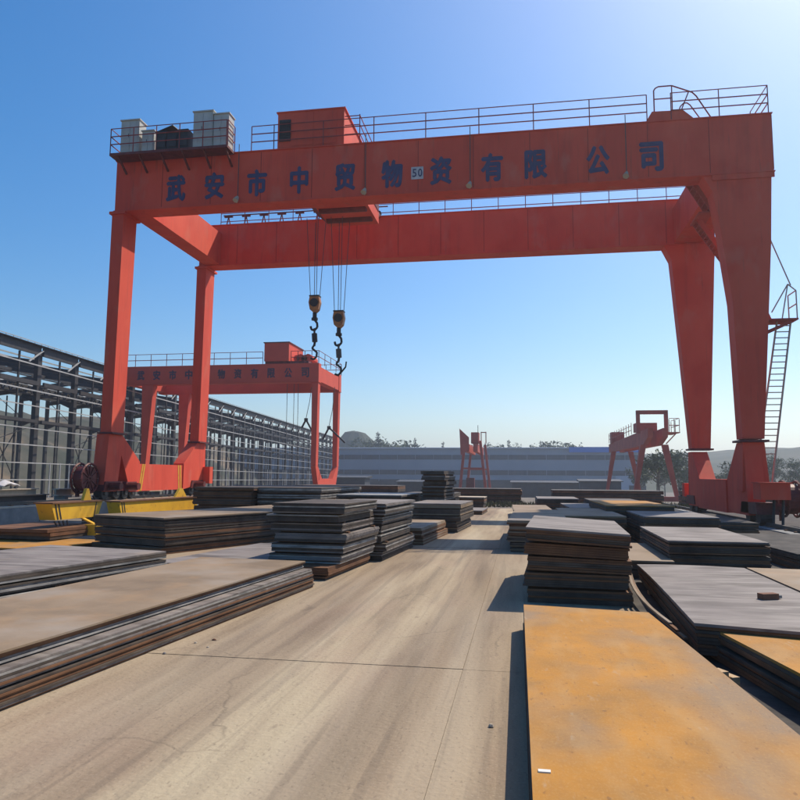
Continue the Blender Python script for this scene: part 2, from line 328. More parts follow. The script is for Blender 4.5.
for i, (x, k, h, lab) in enumerate(((-12.5, 4, 20.4, 'thin treetop touching the right side of the A-legged crane over the hall'), (-8, 1, 19.9, 'first low treetop right of the A-legged crane over the hall roof'), (-4.5, 3, 20.6, 'pointed treetop, second right of the A-legged crane over the hall roof'), (-1.5, 4, 20.2, 'round treetop, third right of the A-legged crane over the hall roof'),
        (5, 1, 19.6, 'small treetop standing alone midway over the hall roof'), (7.5, 3, 20.2, 'small pointed treetop midway over the hall roof'), (12, 4, 20.6, 'tallest round treetop before the blue roof edge'), (14.5, 2, 19.8, 'wide low treetop at the start of the blue roof edge'), (18.5, 1, 19.8, 'low treetop over the blue roof edge'))):
    tree(x, 276, k, h/(8, 9, 7, 10, 10)[k], lab)
hp_ = MB(); rn_ = random.Random(2); n = 18
for j, (rr, zz) in enumerate(((30, -5), (20, 8), (11, 21), (5.5, 26.2), (1.5, 27.0))):
    for i in range(n): a = 6.283*i/n; q = rr*rn_.uniform(.9, 1.1); hp_.v.append((-94.5+q*math.cos(a), 400+q*math.sin(a), zz+rn_.uniform(-.4, .4)))
for j in range(4):
    for i in range(n): hp_.f.append((j*n+i, j*n+(i+1) % n, (j+1)*n+(i+1) % n, (j+1)*n+i))
hp_.f.append(tuple(4*n+i for i in range(n)))
hp_.build('spoil_heap', 'hill', label='dark flat-topped heap rising over the left end of the far hall', cat='heap')

# ------------------------------------------------------------------ steel frame hall (unclad) on the left
ax = Vector((-.0885, .996, 0)).normalized(); nx_ = Vector((-ax.y, ax.x, 0))  # nx_ points away from the yard
O = Vector((-41.0, 54.8, 0)); HB = 12.3; WB = 21.0
fh = thing('steel_frame_hall', 'long unclad dark steel portal frame hall with pale girts along the left side', 'building')
def P(s_, d, z): v = O+ax*s_+nx_*d; return (v.x, v.y, z)
def isect(p, q, d_, w_): # bar with two flanges
    m = MB(); m.bar(p, q, .03, d_); return m
NB = 26
def hcol(s_, d, ztop, zb_, dd=.62):
    m = MB(); m.bar(P(s_, d, zb_), P(s_, d, ztop), .05, dd)
    a = P(s_, d-dd/2, zb_); b = P(s_, d-dd/2, ztop); m.bar(a, b, .34, .04); a = P(s_, d+dd/2, zb_); b = P(s_, d+dd/2, ztop); m.bar(a, b, .34, .04)
    return m
for i in range(-3, NB+1):
    s_ = i*6.0; y_ = P(s_, 0, 0)[1]; zb_ = min(0, gz(y_))-.2
    # columns are box-like so they read as solid from any side
    MB().bar(P(s_, .3, zb_), P(s_, .3, HB), .4, .5).build('column', 'steel', fh)
    MB().bar(P(s_, WB, zb_), P(s_, WB, HB-.2), .36, .42).build('column', 'steel', fh)
    rf = MB(); rf.bar(P(s_, .3, HB-1.1), P(s_, WB/2, HB+.35), .3, .5); rf.bar(P(s_, WB/2, HB+.35), P(s_, WB, HB-1.0), .3, .5)
    rf.build('rafter', 'steel', fh)
    if i < NB:
        MB().bar(P(s_+3, .1, zb_), P(s_+3, .1, HB-.5), .12, .14).build('wind_post', 'steel', fh); MB().bar(P(s_+3, WB, zb_), P(s_+3, WB, HB-.8), .12, .14).build('wind_post', 'steel', fh)
    for d, sg in ((.3, 1), (WB, -1)):
        c = MB(); v0 = P(s_, d+sg*.3, 8.1); c.bar(v0, P(s_, d+sg*1.2, 8.5), .3, .5); c.build('corbel', 'steel', fh)
for i in range(-3, NB):
    a, b = i*6.0, i*6.0+6
    t = MB(); t.bar(P(a+.1, -.05, HB-.12), P(b-.32, -.05, HB-.12), .18, .75)
    t.bar(P(a+.1, .5, HB+.38), P(b, .5, HB+.38), .05, .06); t.bar(P(a+.1, -.2, HB+.3), P(b, -.2, HB+.3), .5, .05)
    t.build('eave_beam', 'steel', fh)
    for z, hh, mt in ((9.35, .36, 'steel'), (6.1, .26, 'steel')):
        MB().bar(P(a+.3, -.1, z), P(b-.3, -.1, z), .16, hh).build('runway_beam', mt, fh)
    br = MB().tube(P(b-2.1, -.2, HB-1.25), P(b-.15, -.2, HB-.05), .07, 5); br.build('brace', 'girt', fh)
    for z in (1.2, 2.6, 4.1, 5.5, 7.4, 8.7, 10.9):
        MB().bar(P(a, -.35, z+gz(P(a, 0, 0)[1])*.25), P(b-.02, -.35, z+gz(P(b, 0, 0)[1])*.25), .07, .08 if z < 8 else .11).build('girt', 'girt', fh)
    pr_ = MB()
    for z in (HB+.55, HB+.8): pr_.bar(P(a, .7, z), P(b, .7, z), .05, .06)
    for k in range(6): pr_.bar(P(a+k, .7, HB+.3), P(a+k, .7, HB+.8), .04, .04)
    pr_.build('parapet_rail', 'girt', fh)
    MB().bar(P(a, .0, 4.2), P(b, .0, 5.9), .05, .05).build('tie_rod', 'steel', fh) if i % 2 else MB().bar(P(b, WB-.1, 9), P(a, WB-.1, 11.6), .06, .06).build('tie_rod', 'steel', fh)
    for dd in (4.2, 8.4, 12.6, 16.8): MB().bar(P(a, dd, HB-.55+(.06 if dd > WB/2 else 0)), P(b, dd, HB-.55), .1, .14).build('roof_tie', 'steel', fh)
    tr_ = MB()
    for k in range(6): tr_.bar(P(a+k, .35, 9.1), P(a+k+.5, .35, 8.4), .08, .08); tr_.bar(P(a+k+.5, .35, 8.4), P(a+k+1, .35, 9.1), .08, .08)
    tr_.bar(P(a, .35, 8.4), P(b, .35, 8.4), .12, .1); tr_.build('lattice_truss', 'steel', fh)
    xb = MB()
    if i % 3 == 1: xb.bar(P(a, WB+.1, .3), P(b, WB+.1, 8), .1, .1); xb.bar(P(a, WB+.1, 8), P(b, WB+.1, .3), .1, .1); xb.build('cross_brace', 'steel', fh)
    MB().bar(P(a, WB, 8.6), P(b, WB, 8.6), .2, .5).build('runway_beam', 'steel', fh); MB().bar(P(a+3, WB/2, HB+.2), P(b+3, WB/2, HB+.2), .2, .3).build('ridge_beam', 'steel', fh)
    if i % 2 == 0:
        for k in (1.6, 3.2, 4.7): MB().bar(P(a+k, -.36, -1.0), P(a+k, -.36, 2.6), .08, .08).build('stud', 'girt', fh)
pl = MB()
for k in range(8):
    d = 1.2+k*(WB-2)/7; z = HB-.75+(1.42*(1-abs(d-WB/2)/(WB/2)))
    pl.bar(P(-18, d, z), P(NB*6, d, z), .06, .11)
pl.build('purlin', 'girt', fh)
rs = MB(); a0, a1 = -18, NB*6
rs.loft([P(a0, WB*.8, HB+.2), P(a0, WB+.4, HB-.5), P(a0, WB+.4, HB-.42), P(a0, WB*.8, HB+.3)], [P(a1, WB*.8, HB+.2), P(a1, WB+.4, HB-.5), P(a1, WB+.4, HB-.42), P(a1, WB*.8, HB+.3)])
rs.build('roof_sheet', 'sheet', fh)

# ------------------------------------------------------------------ main gantry crane
def flatpost(h=1.05, r_=.022): return MB().tube((0, 0, 0), (0, 0, h), r_, 5).mesh('rail_post', 'rail')
def railing(parent, p, q, n, post, h=1.05, r_=.02, rails=(1.0, .68, .36), m='rail'):
    p = Vector(p); q = Vector(q); t = MB()
    for k, f_ in enumerate(rails): t.tube(p+Vector((0, 0, h*f_)), q+Vector((0, 0, h*f_)), r_ if k == 0 else r_*1.25, 5)
    hr = t.build('handrail', m, parent)
    for i in range(n+1):
        link('rail_post', post, hr, loc=tuple(p.lerp(q, i/n)))
    return hr
def glyph(ch, w_, h_, m, bold=.03):
    c = bpy.data.curves.new('glyph', 'FONT'); c.body = ch; c.size = 1; c.offset = .004; c.extrude = .004; c.resolution_u = 3
    o = bpy.data.objects.new('glyph', c); COL.objects.link(o)
    bpy.context.view_layer.update()
    me = bpy.data.meshes.new_from_object(o.evaluated_get(bpy.context.evaluated_depsgraph_get()))
    bpy.data.objects.remove(o); bpy.data.curves.remove(c)
    xs = [v.co.x for v in me.vertices]; ys = [v.co.y for v in me.vertices]
    if not xs: return me
    x0, x1, y0, y1 = min(xs), max(xs), min(ys), max(ys)
    for v in me.vertices: v.co = Vector(((v.co.x-(x0+x1)/2)/(x1-x0)*w_, v.co.z, (v.co.y-(y0+y1)/2)/(y1-y0)*h_))
    V = []; Fc = []; n = len(me.vertices)
    for q, (dx, dz) in enumerate(((0, 0), (bold*w_, 0), (-bold*w_, 0), (0, bold*.8*h_), (0, -bold*.8*h_))):
        V += [(v.co.x+dx, v.co.y-.0015*q, v.co.z+dz) for v in me.vertices]; Fc += [tuple(i+q*n for i in p.vertices) for p in me.polygons]
    m2 = bpy.data.meshes.new('painted_character'); m2.from_pydata(V, [], Fc); m2.materials.append(M[m]); bpy.data.meshes.remove(me)
    return m2
TXT = '武安市中贸物资有限公司'
cr = thing('gantry_crane', 'huge red double girder gantry crane spanning the yard with blue lettering', 'crane')
XL, XR, YF, YR, ZB, ZT, GW = -17.45, 9.5, 27.5, 35.8, 13.16, 15.4, .8
girders = []
for Y in (YF, YR):
    g_ = B(XL, XR, Y, Y+GW, ZB, ZT).build('girder', 'red', cr); girders.append(g_)
    B(XL-.03, XR+.03, Y-.07, Y+GW+.07, ZT+.003, ZT+.04).build('flange', 'red', g_)
    B(XL-.03, XR+.03, Y-.07, Y+GW+.07, ZB-.043, ZB-.003).build('flange', 'red', g_)
    MB().bar((XL+.5, Y+GW*.5, ZT+.09), (XR-.3, Y+GW*.5, ZT+.09), .08, .1).build('trolley_rail', 'wire', g_)
    for k in range(12):
        x = XL+2.2+k*2.25; B(x-.012, x+.012, Y-.008, Y-.002, ZB+.06, ZT-.03).build('weld_seam', 'seam', g_)
CX = (-14.6, -12.83, -10.91, -9.05, -7.07, -5.08, -3.06, -1.0, .73, 3.12, 5.12)
for ch, x in zip(TXT, CX):
    me = glyph(ch, .82 if ch != '中' else .74, 1.12, 'navy', .045)
    link('painted_character', me, girders[0], loc=(x, YF-.012, 14.02))
tg = B(-4.28, -3.78, YF-.03, YF-.004, 13.72, 14.24).build('capacity_sign', 'cloth', cr)
for k, ch in enumerate('50'): link('painted_character', glyph(ch, .17, .34, 'navy', .01), tg, loc=(-4.145+k*.235, YF-.037, 13.98))
# conduits with small lamps hanging down the girder face
for x in (-11.72, -6.18, -1.87, 4.17):
    o = MB().tube((x, YF-.1, ZT+.35), (x, YF-.1, ZB+.25), .018, 5).build('conduit', 'wire', cr)
    MB().tube((x, YF-.1, ZB+.25), (x-.05, YF-.22, ZB+.05), .06, 6, .13).build('floodlight', 'cream', o)
# tie beams at both ends
for x0, x1, nm in ((XL+.35, XL+1.25, 'tie_beam'), (7.6, 8.9, 'tie_beam')):
    B(x0, x1, YF+GW+.003, YR-.003, ZB+.02, ZT-.45).build(nm, 'red', cr)
# flexible (left) legs
def leg_left(y0, outer):
    x0, x1 = -17.6, -17.1
    m = MB()
    A = [(x0, y0, 3.45), (x1, y0, 3.45), (x1, y0+.95, 3.45), (x0, y0+.95, 3.45)]
    Bq = [(x0+.05, y0-.02, ZB-.05), (x1+.1, y0-.02, ZB-.05), (x1+.1, y0+1.05, ZB-.05), (x0+.05, y0+1.05, ZB-.05)]
    m.loft(A, Bq); lg = m.build('leg', 'red', cr)
    B(x0-.1, x1+.12, y0-.1, y0+1.05, 3.38, 3.45).build('bolted_flange', 'maroon', lg)
    B(x0-.05, x1+.2, y0-.1, y0+1.2, ZB-.16, ZB-.045).build('bolted_flange', 'red', lg)
    return lg
leg_left(YF, -1); leg_left(YR, 1)
zs0, zs1 = .92, 2.15
# lower flared legs and sill
B(-17.75, -17.2, 30.0, 34.3, zs0, zs1).build('sill_beam', 'red', cr)
for (s0, s1) in ((30.03, 30.13), (30.2, 30.3), (33.9, 34.0), (34.12, 34.22)):
    k = 1 if s0 < 32 else -1
    MB().prism([(s0, zs0), (s1, zs0), (s1+k*.28, zs1), (s0+k*.28, zs1)] if k > 0 else [(s0, zs0), (s1, zs0), (s1-.15, zs1), (s0-.15, zs1)], 'x', -17.197, -17.19).build('warning_stripe', 'yellow', cr)
MB().prism([(YF-.05, 3.37), (YF+.98, 3.37), (30.0, 2.25), (30.0, .9), (29.3, .9), (28.45, 2.5), (28.2, .95), (27.2, .95)], 'x', -17.72, -17.15).build('lower_leg', 'red', cr)
MB().prism([(YR-.03, 3.37), (YR+.98, 3.37), (YR+1.0, 1.25), (34.3, .92), (34.3, 2.25)], 'x', -17.72, -17.15).build('lower_leg', 'red', cr)
def bogie(parent, x, y, z, L=1.5, w_=.6, m='maroon'):
    o = MB().prism([(y-L/2, z+.35), (y+L/2, z+.35), (y+L*.42, z+.75), (y-L*.42, z+.75)], 'x', x-w_/2, x+w_/2).build('bogie', m, parent)
    for dy in (-L*.3, L*.3):
        wl = MB().tube((x-w_*.3, y+dy, z+.27), (x+w_*.3, y+dy, z+.27), .27, 14).build('wheel', 'black', o)
        MB().tube((x+w_*.3+.005, y+dy, z+.27), (x+w_*.3+.06, y+dy, z+.27), .1, 8).build('hub', 'wire', o)
    MB().tube((x+w_*.55, y-.3, z+.55), (x+w_*.55+.5, y-.3, z+.55), .16, 8).build('drive_motor', m, o)
    return o
bogie(cr, -17.4, 27.9, .62, 1.5); bogie(cr, -17.4, 29.3, .6, 1.0); bogie(cr, -17.4, 35.9, .62, 1.6)
B(-17.2, -16.75, YR+.75, YR+1.15, 1.2, 2.1).build('control_box', 'red', cr)
def reel(x, y, z, rad, parent):
    o = MB().tube((x-.2, y, z), (x+.2, y, z), rad*.85, 24).build('cable_reel', 'maroon', parent)
    for s in (-.22, .22):
        rim = MB()
        for k in range(20):
            a, b = 2*math.pi*k/20, 2*math.pi*(k+1)/20; rim.tube((x+s, y+math.cos(a)*rad, z+math.sin(a)*rad), (x+s, y+math.cos(b)*rad, z+math.sin(b)*rad), .05, 5)
        for k in range(12): a = 2*math.pi*k/12; rim.tube((x+s, y, z), (x+s, y+math.cos(a)*rad, z+math.sin(a)*rad), .025, 4)
        rim.build('reel_rim', 'maroon', o)
    MB().bar((x-.3, y, z-rad-.15), (x-.3, y, z+.2), .12, .12).build('reel_stand', 'maroon', o)
    return o
reel(-17.55, 26.5, 1.5, .6, cr)
# rigid (right) legs : wide and tapering
def leg_right(y0):
    # front outline (x,z): top merges with girder by a haunch
    out = [(9.42, ZB-.003), (9.28, 10.4), (8.72, 3.1), (7.98, 3.1), (7.85, 8.2), (7.52, 11.1), (7.3, 12.5), (6.95, ZB-.003)] if y0 < 30 else \
          [(9.55, ZB-.003), (9.45, 12.2), (8.93, 3.0), (8.1, 3.0), (7.75, 8.2), (7.45, 12.4), (7.1, ZB-.003)]
    lg = MB().prism(out, 'y', y0+.02, y0+GW-.02).build('leg', 'red', cr)
    B(out[3][0]-.13 if y0 < 30 else 7.98, out[2][0]+.13 if y0 < 30 else 9.05, y0-.08, y0+GW+.08, 2.98, 3.06).build('bolted_flange', 'maroon', lg)
    return lg
leg_right(YF)
leg_right(YR)
B(7.3, 9.5, YF-.05, YF-.003, ZB-.25, ZB-.05).build('joint_plate', 'red', cr)
MB().prism([(7.98, 2.97), (8.72, 2.97), (8.85, 1.2), (7.9, 1.2)], 'y', YF+.05, YF+GW-.05).build('lower_leg', 'red', cr)
MB().prism([(YF+.06, 2.97), (YF+.9, 2.97), (29.85, 1.6), (29.85, .35), (27.3, .35)], 'x', 8.0, 8.6).build('gusset', 'red', cr)
MB().prism([(YR+.7, 2.9), (YR-.05, 2.9), (34.4, 1.6), (34.4, .35), (YR+.9, .35)], 'x', 8.05, 8.75).build('gusset', 'red', cr)
B(7.95, 8.65, 29.855, 34.395, .32, 1.62).build('sill_beam', 'red', cr)
bogie(cr, 8.35, 27.3, .08, 1.9, .7); bogie(cr, 8.35, 36.2, .08, 1.7, .7)
hb = B(8.0, 8.95, 25.9, 26.7, .95, 1.5).build('motor_housing', 'red', cr)
B(7.95, 9.0, 25.85, 26.75, 1.5, 1.54).build('housing_lid', 'red_far', hb)
hb = B(7.95, 8.4, 37.1, 37.6, .75, 1.4).build('motor_housing', 'red', cr)
reel(9.35, 27.2, .95, .62, cr)
for k in range(2): MB().tube((8.45+.3*k, 26.2, .1), (8.55+.3*k, 26.35, .95), .05, 5).build('hose', 'black', cr)
# overhanging electrical platform on the left
B(XL+.12, -11.95, YF-.8, YF-.08, ZT-.08, ZT+.03).build('platform', 'maroon', cr)
t = MB()
for k in range(6): x = XL+.5+k*.98; MB().bar((x, YF-.75, ZT-.1), (x, YF-.02, ZT-.6), .07, .07).build('platform_bracket', 'maroon', cr)
post = flatpost(1.1)
railing(cr, (XL+.14, YF-.78, ZT+.03), (-12.0, YF-.78, ZT+.03), 5, post, 1.1)
railing(cr, (XL+.14, YF-.78, ZT+.03), (XL+.14, YF+.3, ZT+.03), 1, post, 1.1)
railing(cr, (-11.95, YF-.78, ZT+.03), (-11.95, YF-.05, ZT+.03), 1, post, 1.1)
railing(cr, (-11.2, YF-.02, ZT+.04), (-10.2, YF-.02, ZT+.04), 1, post, 1.1)
railing(cr, (-10.2, YF-.02, ZT+.04), (5.0, YF-.02, ZT+.04), 7, post, 1.1)
railing(cr, (5.9, YF-.02, ZT+.04), (9.4, YF-.02, ZT+.04), 2, post, 1.1)
railing(cr, (9.4, YF-.02, ZT+.04), (9.4, YF+2.0, ZT+.04), 1, post, 1.1)
# rear girder walkway railing with A-shaped cable brackets on the left half
railing(cr, (-16.6, YR+GW, ZT+.05), (8.9, YR+GW, ZT+.05), 18, post, .95, .02, (1.0, .5))
t = MB()
for k in range(9):
    x = -16.2+k*1.05; t.bar((x-.18, YR+GW+.12, ZT+.03), (x, YR+GW+.12, ZT+.85), .05, .05); t.bar((x+.18, YR+GW+.12, ZT+.03), (x, YR+GW+.12, ZT+.85), .05, .05); t.box(x-.25, x+.25, YR+GW+.08, YR+GW+.16, ZT+.8, ZT+.9)
t.bar((-16.5, YR+GW+.12, ZT+.92), (-7, YR+GW+.12, ZT+.92), .06, .05)
t.build('cable_festoon', 'maroon', cr)
# access hoop, hump and stair at the right
MB().prism([(4.95, ZT+.042), (5.2, ZT+.45), (6.35, ZT+.42), (6.75, ZT+.042)], 'y', YF, YF+.6).build('rail_stop', 'red', cr)
t = MB()
hp = [(5.32, ZT+.4), (5.32, ZT+1.4), (5.38, ZT+1.5), (5.5, ZT+1.56), (6.0, ZT+1.56), (6.75, ZT+1.22), (6.9, ZT+1.05), (7.45, ZT+.05)]
for a, b in zip(hp, hp[1:]): t.tube((a[0], YF+.2, a[1]), (b[0], YF+.2, b[1]), .028, 5)
hp = [(6.2, ZT+.4), (6.3, ZT+.68), (6.42, ZT+.8), (6.55, ZT+.8), (6.66, ZT+.7), (7.05, ZT+.05)]
for a, b in zip(hp, hp[1:]): t.tube((a[0], YF+.2, a[1]), (b[0], YF+.2, b[1]), .025, 5)
t.tube((5.32, YF+.2, ZT+1.05), (6.0, YF+.2, ZT+1.05), .025, 5); t.tube((6.0, YF+.2, ZT+1.55), (6.0, YF+.2, ZT+.4), .025, 5); t.tube((6.62, YF+.2, ZT+1.25), (6.3, YF+.2, ZT+.45), .025, 5)
t.build('access_hoop', 'rail', cr)
def stair(p, q, wd=.6, n=14):
    p = Vector(p); q = Vector(q); d = (q-p); side = Vector((0, wd/2, 0)) if abs(d.x) > abs(d.y) else Vector((wd/2, 0, 0))
    o = MB().bar(p-side, q-side, .05, .2).bar(p+side, q+side, .05, .2).build('stair', 'rustred', cr)
    t = MB()
    for k in range(n): c = p.lerp(q, (k+.5)/n); t.box(*(sorted((c.x-.12 if abs(d.x) > abs(d.y) else c.x-wd/2, c.x+.12 if abs(d.x) > abs(d.y) else c.x+wd/2))), *(sorted((c.y-wd/2 if abs(d.x) > abs(d.y) else c.y-.12, c.y+wd/2 if abs(d.x) > abs(d.y) else c.y+.12))), c.z-.015, c.z+.015)
    t.build('tread', 'rustred', o)
    MB().tube(p-side+Vector((0, 0, .9)), q-side+Vector((0, 0, .9)), .022, 5).build('stair_rail', 'rustred', o)
    return o
stair((5.7, YF+1.25, ZT), (7.55, YF+1.25, 12.05))
stair((7.15, YF+2.0, 12.05), (8.5, YF+2.0, 9.9)); B(7.0, 7.55, YF+.9, YF+2.4, 12.0, 12.05).build('landing', 'rustred', cr)
stair((8.5, YF+1.3, 9.9), (9.35, YF+1.1, 7.56))
B(8.9, 10.15, YF+.2, YF+1.1, 7.5, 7.56).build('landing', 'rustred', cr)
MB().bar((8.85, YF+.7, 6.95), (10.0, YF+.7, 7.48), .06, .08).bar((8.85, YF+.3, 7.0), (10.0, YF+.3, 7.48), .06, .08).build('landing_brace', 'rustred', cr)
t = MB()
for a, b in (((10.12, YF+.25, 7.55), (10.12, YF+.25, 8.6)), ((10.12, YF+1.05, 7.55), (10.12, YF+1.05, 8.6)), ((10.12, YF+.25, 8.6), (10.12, YF+1.05, 8.6)), ((10.12, YF+.25, 8.1), (10.12, YF+1.05, 8.1)),
             ((10.12, YF+.25, 8.6), (9.85, YF+.25, 8.85)), ((9.85, YF+.25, 8.85), (9.25, YF+.25, 7.8)), ((9.6, YF+.25, 7.55), (9.85, YF+.25, 8.85)), ((9.95, YF+.25, 8.8), (9.3, YF+.2, 10.6))):
    t.tube(a, b, .025, 5)
t.build('landing_rail', 'cream', cr)
ld = MB().bar((9.5, YF+.5, 7.5), (8.62, YF+.5, 2.4), .05, .07).bar((9.98, YF+.5, 7.5), (9.02, YF+.5, 1.2), .05, .07).build('ladder', 'cream', cr)
t = MB()
for k in range(22):
    s_ = (k+.5)/22; z = 7.45-s_*5.0; t.bar((9.5-.88*s_*5/5.1, YF+.5, z), (9.98-.96*s_*5/6.3, YF+.5, z), .035, .035)
t.build('rung', 'cream', ld)

# electrical cabinets standing on the platform
def cabinet(x0, x1, h, label, y0=YF-.6, d=.55):
    o = thing('electrical_cabinet', label, 'cabinet', ((x0+x1)/2, y0+d/2, ZT+.043)); w2 = (x1-x0)/2
    b = B(-w2, w2, -d/2, d/2, 0, h).build('body', 'white', o)
    B(-w2-.04, w2+.04, -d/2-.05, d/2+.04, h+.002, h+.05).build('roof', 'white', o)
    B(-w2+.05, -.01, -d/2-.018, -d/2-.002, .08, h-.08).build('door', 'white', o); B(.01, w2-.05, -d/2-.018, -d/2-.002, .08, h-.08).build('door', 'white', o)
    MB().tube((-.05, -d/2-.03, h*.5), (-.05, -d/2-.03, h*.6), .012, 5).build('handle', 'black', o)
cabinet(-16.95, -16.1, 1.5, 'tall pale electrical cabinet at the far left end of the crane top')
cabinet(-15.95, -15.4, .95, 'short pale cabinet next to the left-end cabinet on the crane')
cabinet(-13.6, -12.72, 1.62, 'tallest pale cabinet on the crane, left one of the touching pair')
cabinet(-12.68, -12.0, 1.45, 'wide pale cabinet at the right end of the crane platform')
o = thing('resistor_bank', 'low dark resistor box between the pale cabinets on the crane', 'machine', (-14.5, YF-.5, ZT+.043))
for k in range(3):
    bx = B(-.72+k*.5, -.26+k*.5, -.25, .25, 0, .85-.08*(k % 2)).build('resistor_box', 'black', o)
    B(-.70+k*.5, -.28+k*.5, -.28, -.252, .1, .5).build('louvre', 'steel', o)
MB().bar((-.75, 0, .8), (.1, -.1, 1.02), .45, .04).build('cover_sheet', 'steel', o)

# ------------------------------------------------------------------ hoist trolley
tr = thing('hoist_trolley', 'red box-shaped hoist trolley house riding on top of the big crane', 'trolley', (-8.6, 31.6, 0))
hs = B(-1.5, 1.42, -3.95, 1.6, 15.56, 17.12).build('machine_house', 'red', tr)
B(-1.56, 1.48, -4.0, 1.66, 17.122, 17.17).build('roof', 'red', tr)
B(-1.42, -.92, -3.99, -3.953, 15.85, 16.8).build('louvre_panel', 'black', hs)
t = MB()
for k in range(8): t.box(-1.4, -.94, -4.02, -3.992, 15.9+k*.11, 15.94+k*.11)
t.build('louvre_slat', 'steel', hs)
for s in (-.02, 1.0): B(-.8+s, .1+s, -3.975, -3.953, 15.62, 17.05).build('wall_panel', 'red', hs)
for s in (-1.35, 1.1): B(s, s+.25, -3.7, 4.8, 15.3, 15.555).build('frame', 'maroon', tr)
for s in (-3.72, 4.55):
    for x in (-1.2, 1.2): MB().tube((x, s-.05, 15.62+.1), (x, s+.05, 15.62+.1), .16, 12).build('wheel', 'black', tr)
B(-.75, 1.75, -.9, 1.9, 14.15, 14.75).build('hoist_carriage', 'red', tr)
MB().prism([(-1.4, 14.75), (-.755, 14.2), (-.755, 14.75)], 'y', -.8, 1.8).build('hoist_side', 'maroon', tr)
for x in (-.95, 1.7): B(x-.08, x+.08, -.8, 1.8, 14.75, 15.3).build('hanger', 'maroon', tr)
for y in (-.3, 1.0):
    MB().tube((-.65, y, 14.2), (1.6, y, 14.2), .22, 16).build('rope_drum', 'maroon', tr)
post2 = flatpost(1.1)
t = MB()
for y in (-3.95, -1.0):
    for z in (15.95, 16.35, 16.75): t.tube((1.45, y, z), (2.1, y, z), .022, 5)
    t.tube((2.1, y, 15.5), (2.1, y, 16.8), .022, 5)
for z in (15.95, 16.35, 16.75): t.tube((2.1, -3.95, z), (2.1, -1.0, z), .022, 5)
t.build('handrail', 'rail', tr)
def hook(x, y, zt, label, sc=1.0, cable='yes'):
    o = thing('hook_block', label, 'hook', (x, y, zt))
    hs = MB().prism([(-.22, 0), (.22, 0), (.27, -.28), (.2, -.62), (.06, -.75), (-.06, -.75), (-.2, -.62), (-.27, -.28)], 'y', -.17, .17).build('sheave_housing', 'orangeblk', o)
    MB().tube((-.0, -.21, -.3), (0, .21, -.3), .2, 14).build('sheave', 'black', o)
    B(-.24, .24, -.19, .19, .003, .06).build('top_plate', 'black', o)
    t = MB().tube((0, 0, -.75), (0, 0, -1.0), .1, 8).tube((0, 0, -1.0), (0, 0, -1.12), .15, 8)
    t.build('shank', 'black', o)
    hk = MB(); pts = [(0, -1.1), (.12, -1.25), (.14, -1.45), (0, -1.6), (-.15, -1.55), (-.19, -1.4)]
    for a, b in zip(pts, pts[1:]): hk.tube((a[0], 0, a[1]), (b[0], 0, b[1]), .055, 6)
    hk.build('hook', 'black', o)
    # swivel and lower lifting shackles
    sw = MB().tube((0, 0, -1.5), (0, 0, -1.75), .05, 6).tube((0, 0, -1.75), (.03, 0, -2.15), .13, 8).tube((.03, 0, -2.15), (0, 0, -2.35), .06, 6)
    sw.build('swivel', 'wire' if sc > 1 else 'black', o)
    hk = MB(); pts = [(0, -2.3), (-.1, -2.45), (.14, -2.65), (.12, -2.85), (0, -2.98), (-.16, -2.92)]
    for a, b in zip(pts, pts[1:]): hk.tube((a[0], 0, a[1]), (b[0], 0, b[1]), .05, 6)
    if sc > 1:
        hk.tube((.1, 0, -2.9), (.35, 0, -2.6), .04, 6); hk.tube((.35, 0, -2.6), (.38, 0, -2.35), .035, 6)
    hk.build('lower_hook', 'black', o)
    for dx, dy in ((-.2, -.1), (-.07, .1), (.09, -.1), (.2, .1)):
        MB().tube((x+dx-tr.location.x, y+dy-31.6, zt+.06), (x+dx*1.9-tr.location.x, y+dy*3-31.6, 13.8), .016, 5).build('wire_rope', 'wire', tr)
hook(-9.49, 31.6, 10.05, 'left orange hook block with a chain of black hooks hanging under the big crane')
hook(-8.31, 31.6, 9.28, 'right orange hook block hanging lower, with a pale swivel and double hook', 1.1)

# ------------------------------------------------------------------ rails and the left rail wall
rw = thing('rail_wall', 'low grey concrete wall carrying the left crane rail', 'wall')
y = 8.0
while y < 47:
    B(-18.3, -16.9, y+.02, y+2.96, -.13, .5+random.uniform(0, .012)).build('wall_panel', 'wallc', rw); y += 3
B(-18.1, -17.0, 8, 47, .515, .57).build('capping', 'cream', rw)
def rail(x, z, y0, y1, lab):
    o = thing('crane_rail', lab, 'rail')
    MB().box(x-.07, x+.07, y0, y1, z, z+.015).box(x-.012, x+.012, y0, y1, z+.015, z+.1).box(x-.035, x+.035, y0, y1, z+.1, z+.13).build('rail_bar', 'wire', o)
    cm = B(-.16, .16, -.05, .05, 0, .035).mesh('rail_clip', 'p_brown')
    for k in range(int((y1-y0)/.8)): link('rail_clip', cm, o, loc=(x, y0+.4+k*.8, z+.0005))
rail(-17.4, .573, 8, 47, 'steel crane rail on top of the low wall at the left')
B(7.9, 8.8, 4, 44.8, -.003, .03).build('rail_footing', 'wallc', kind='structure')
rail(8.35, .034, 4, 44.8, 'steel crane rail on the ground at the right')
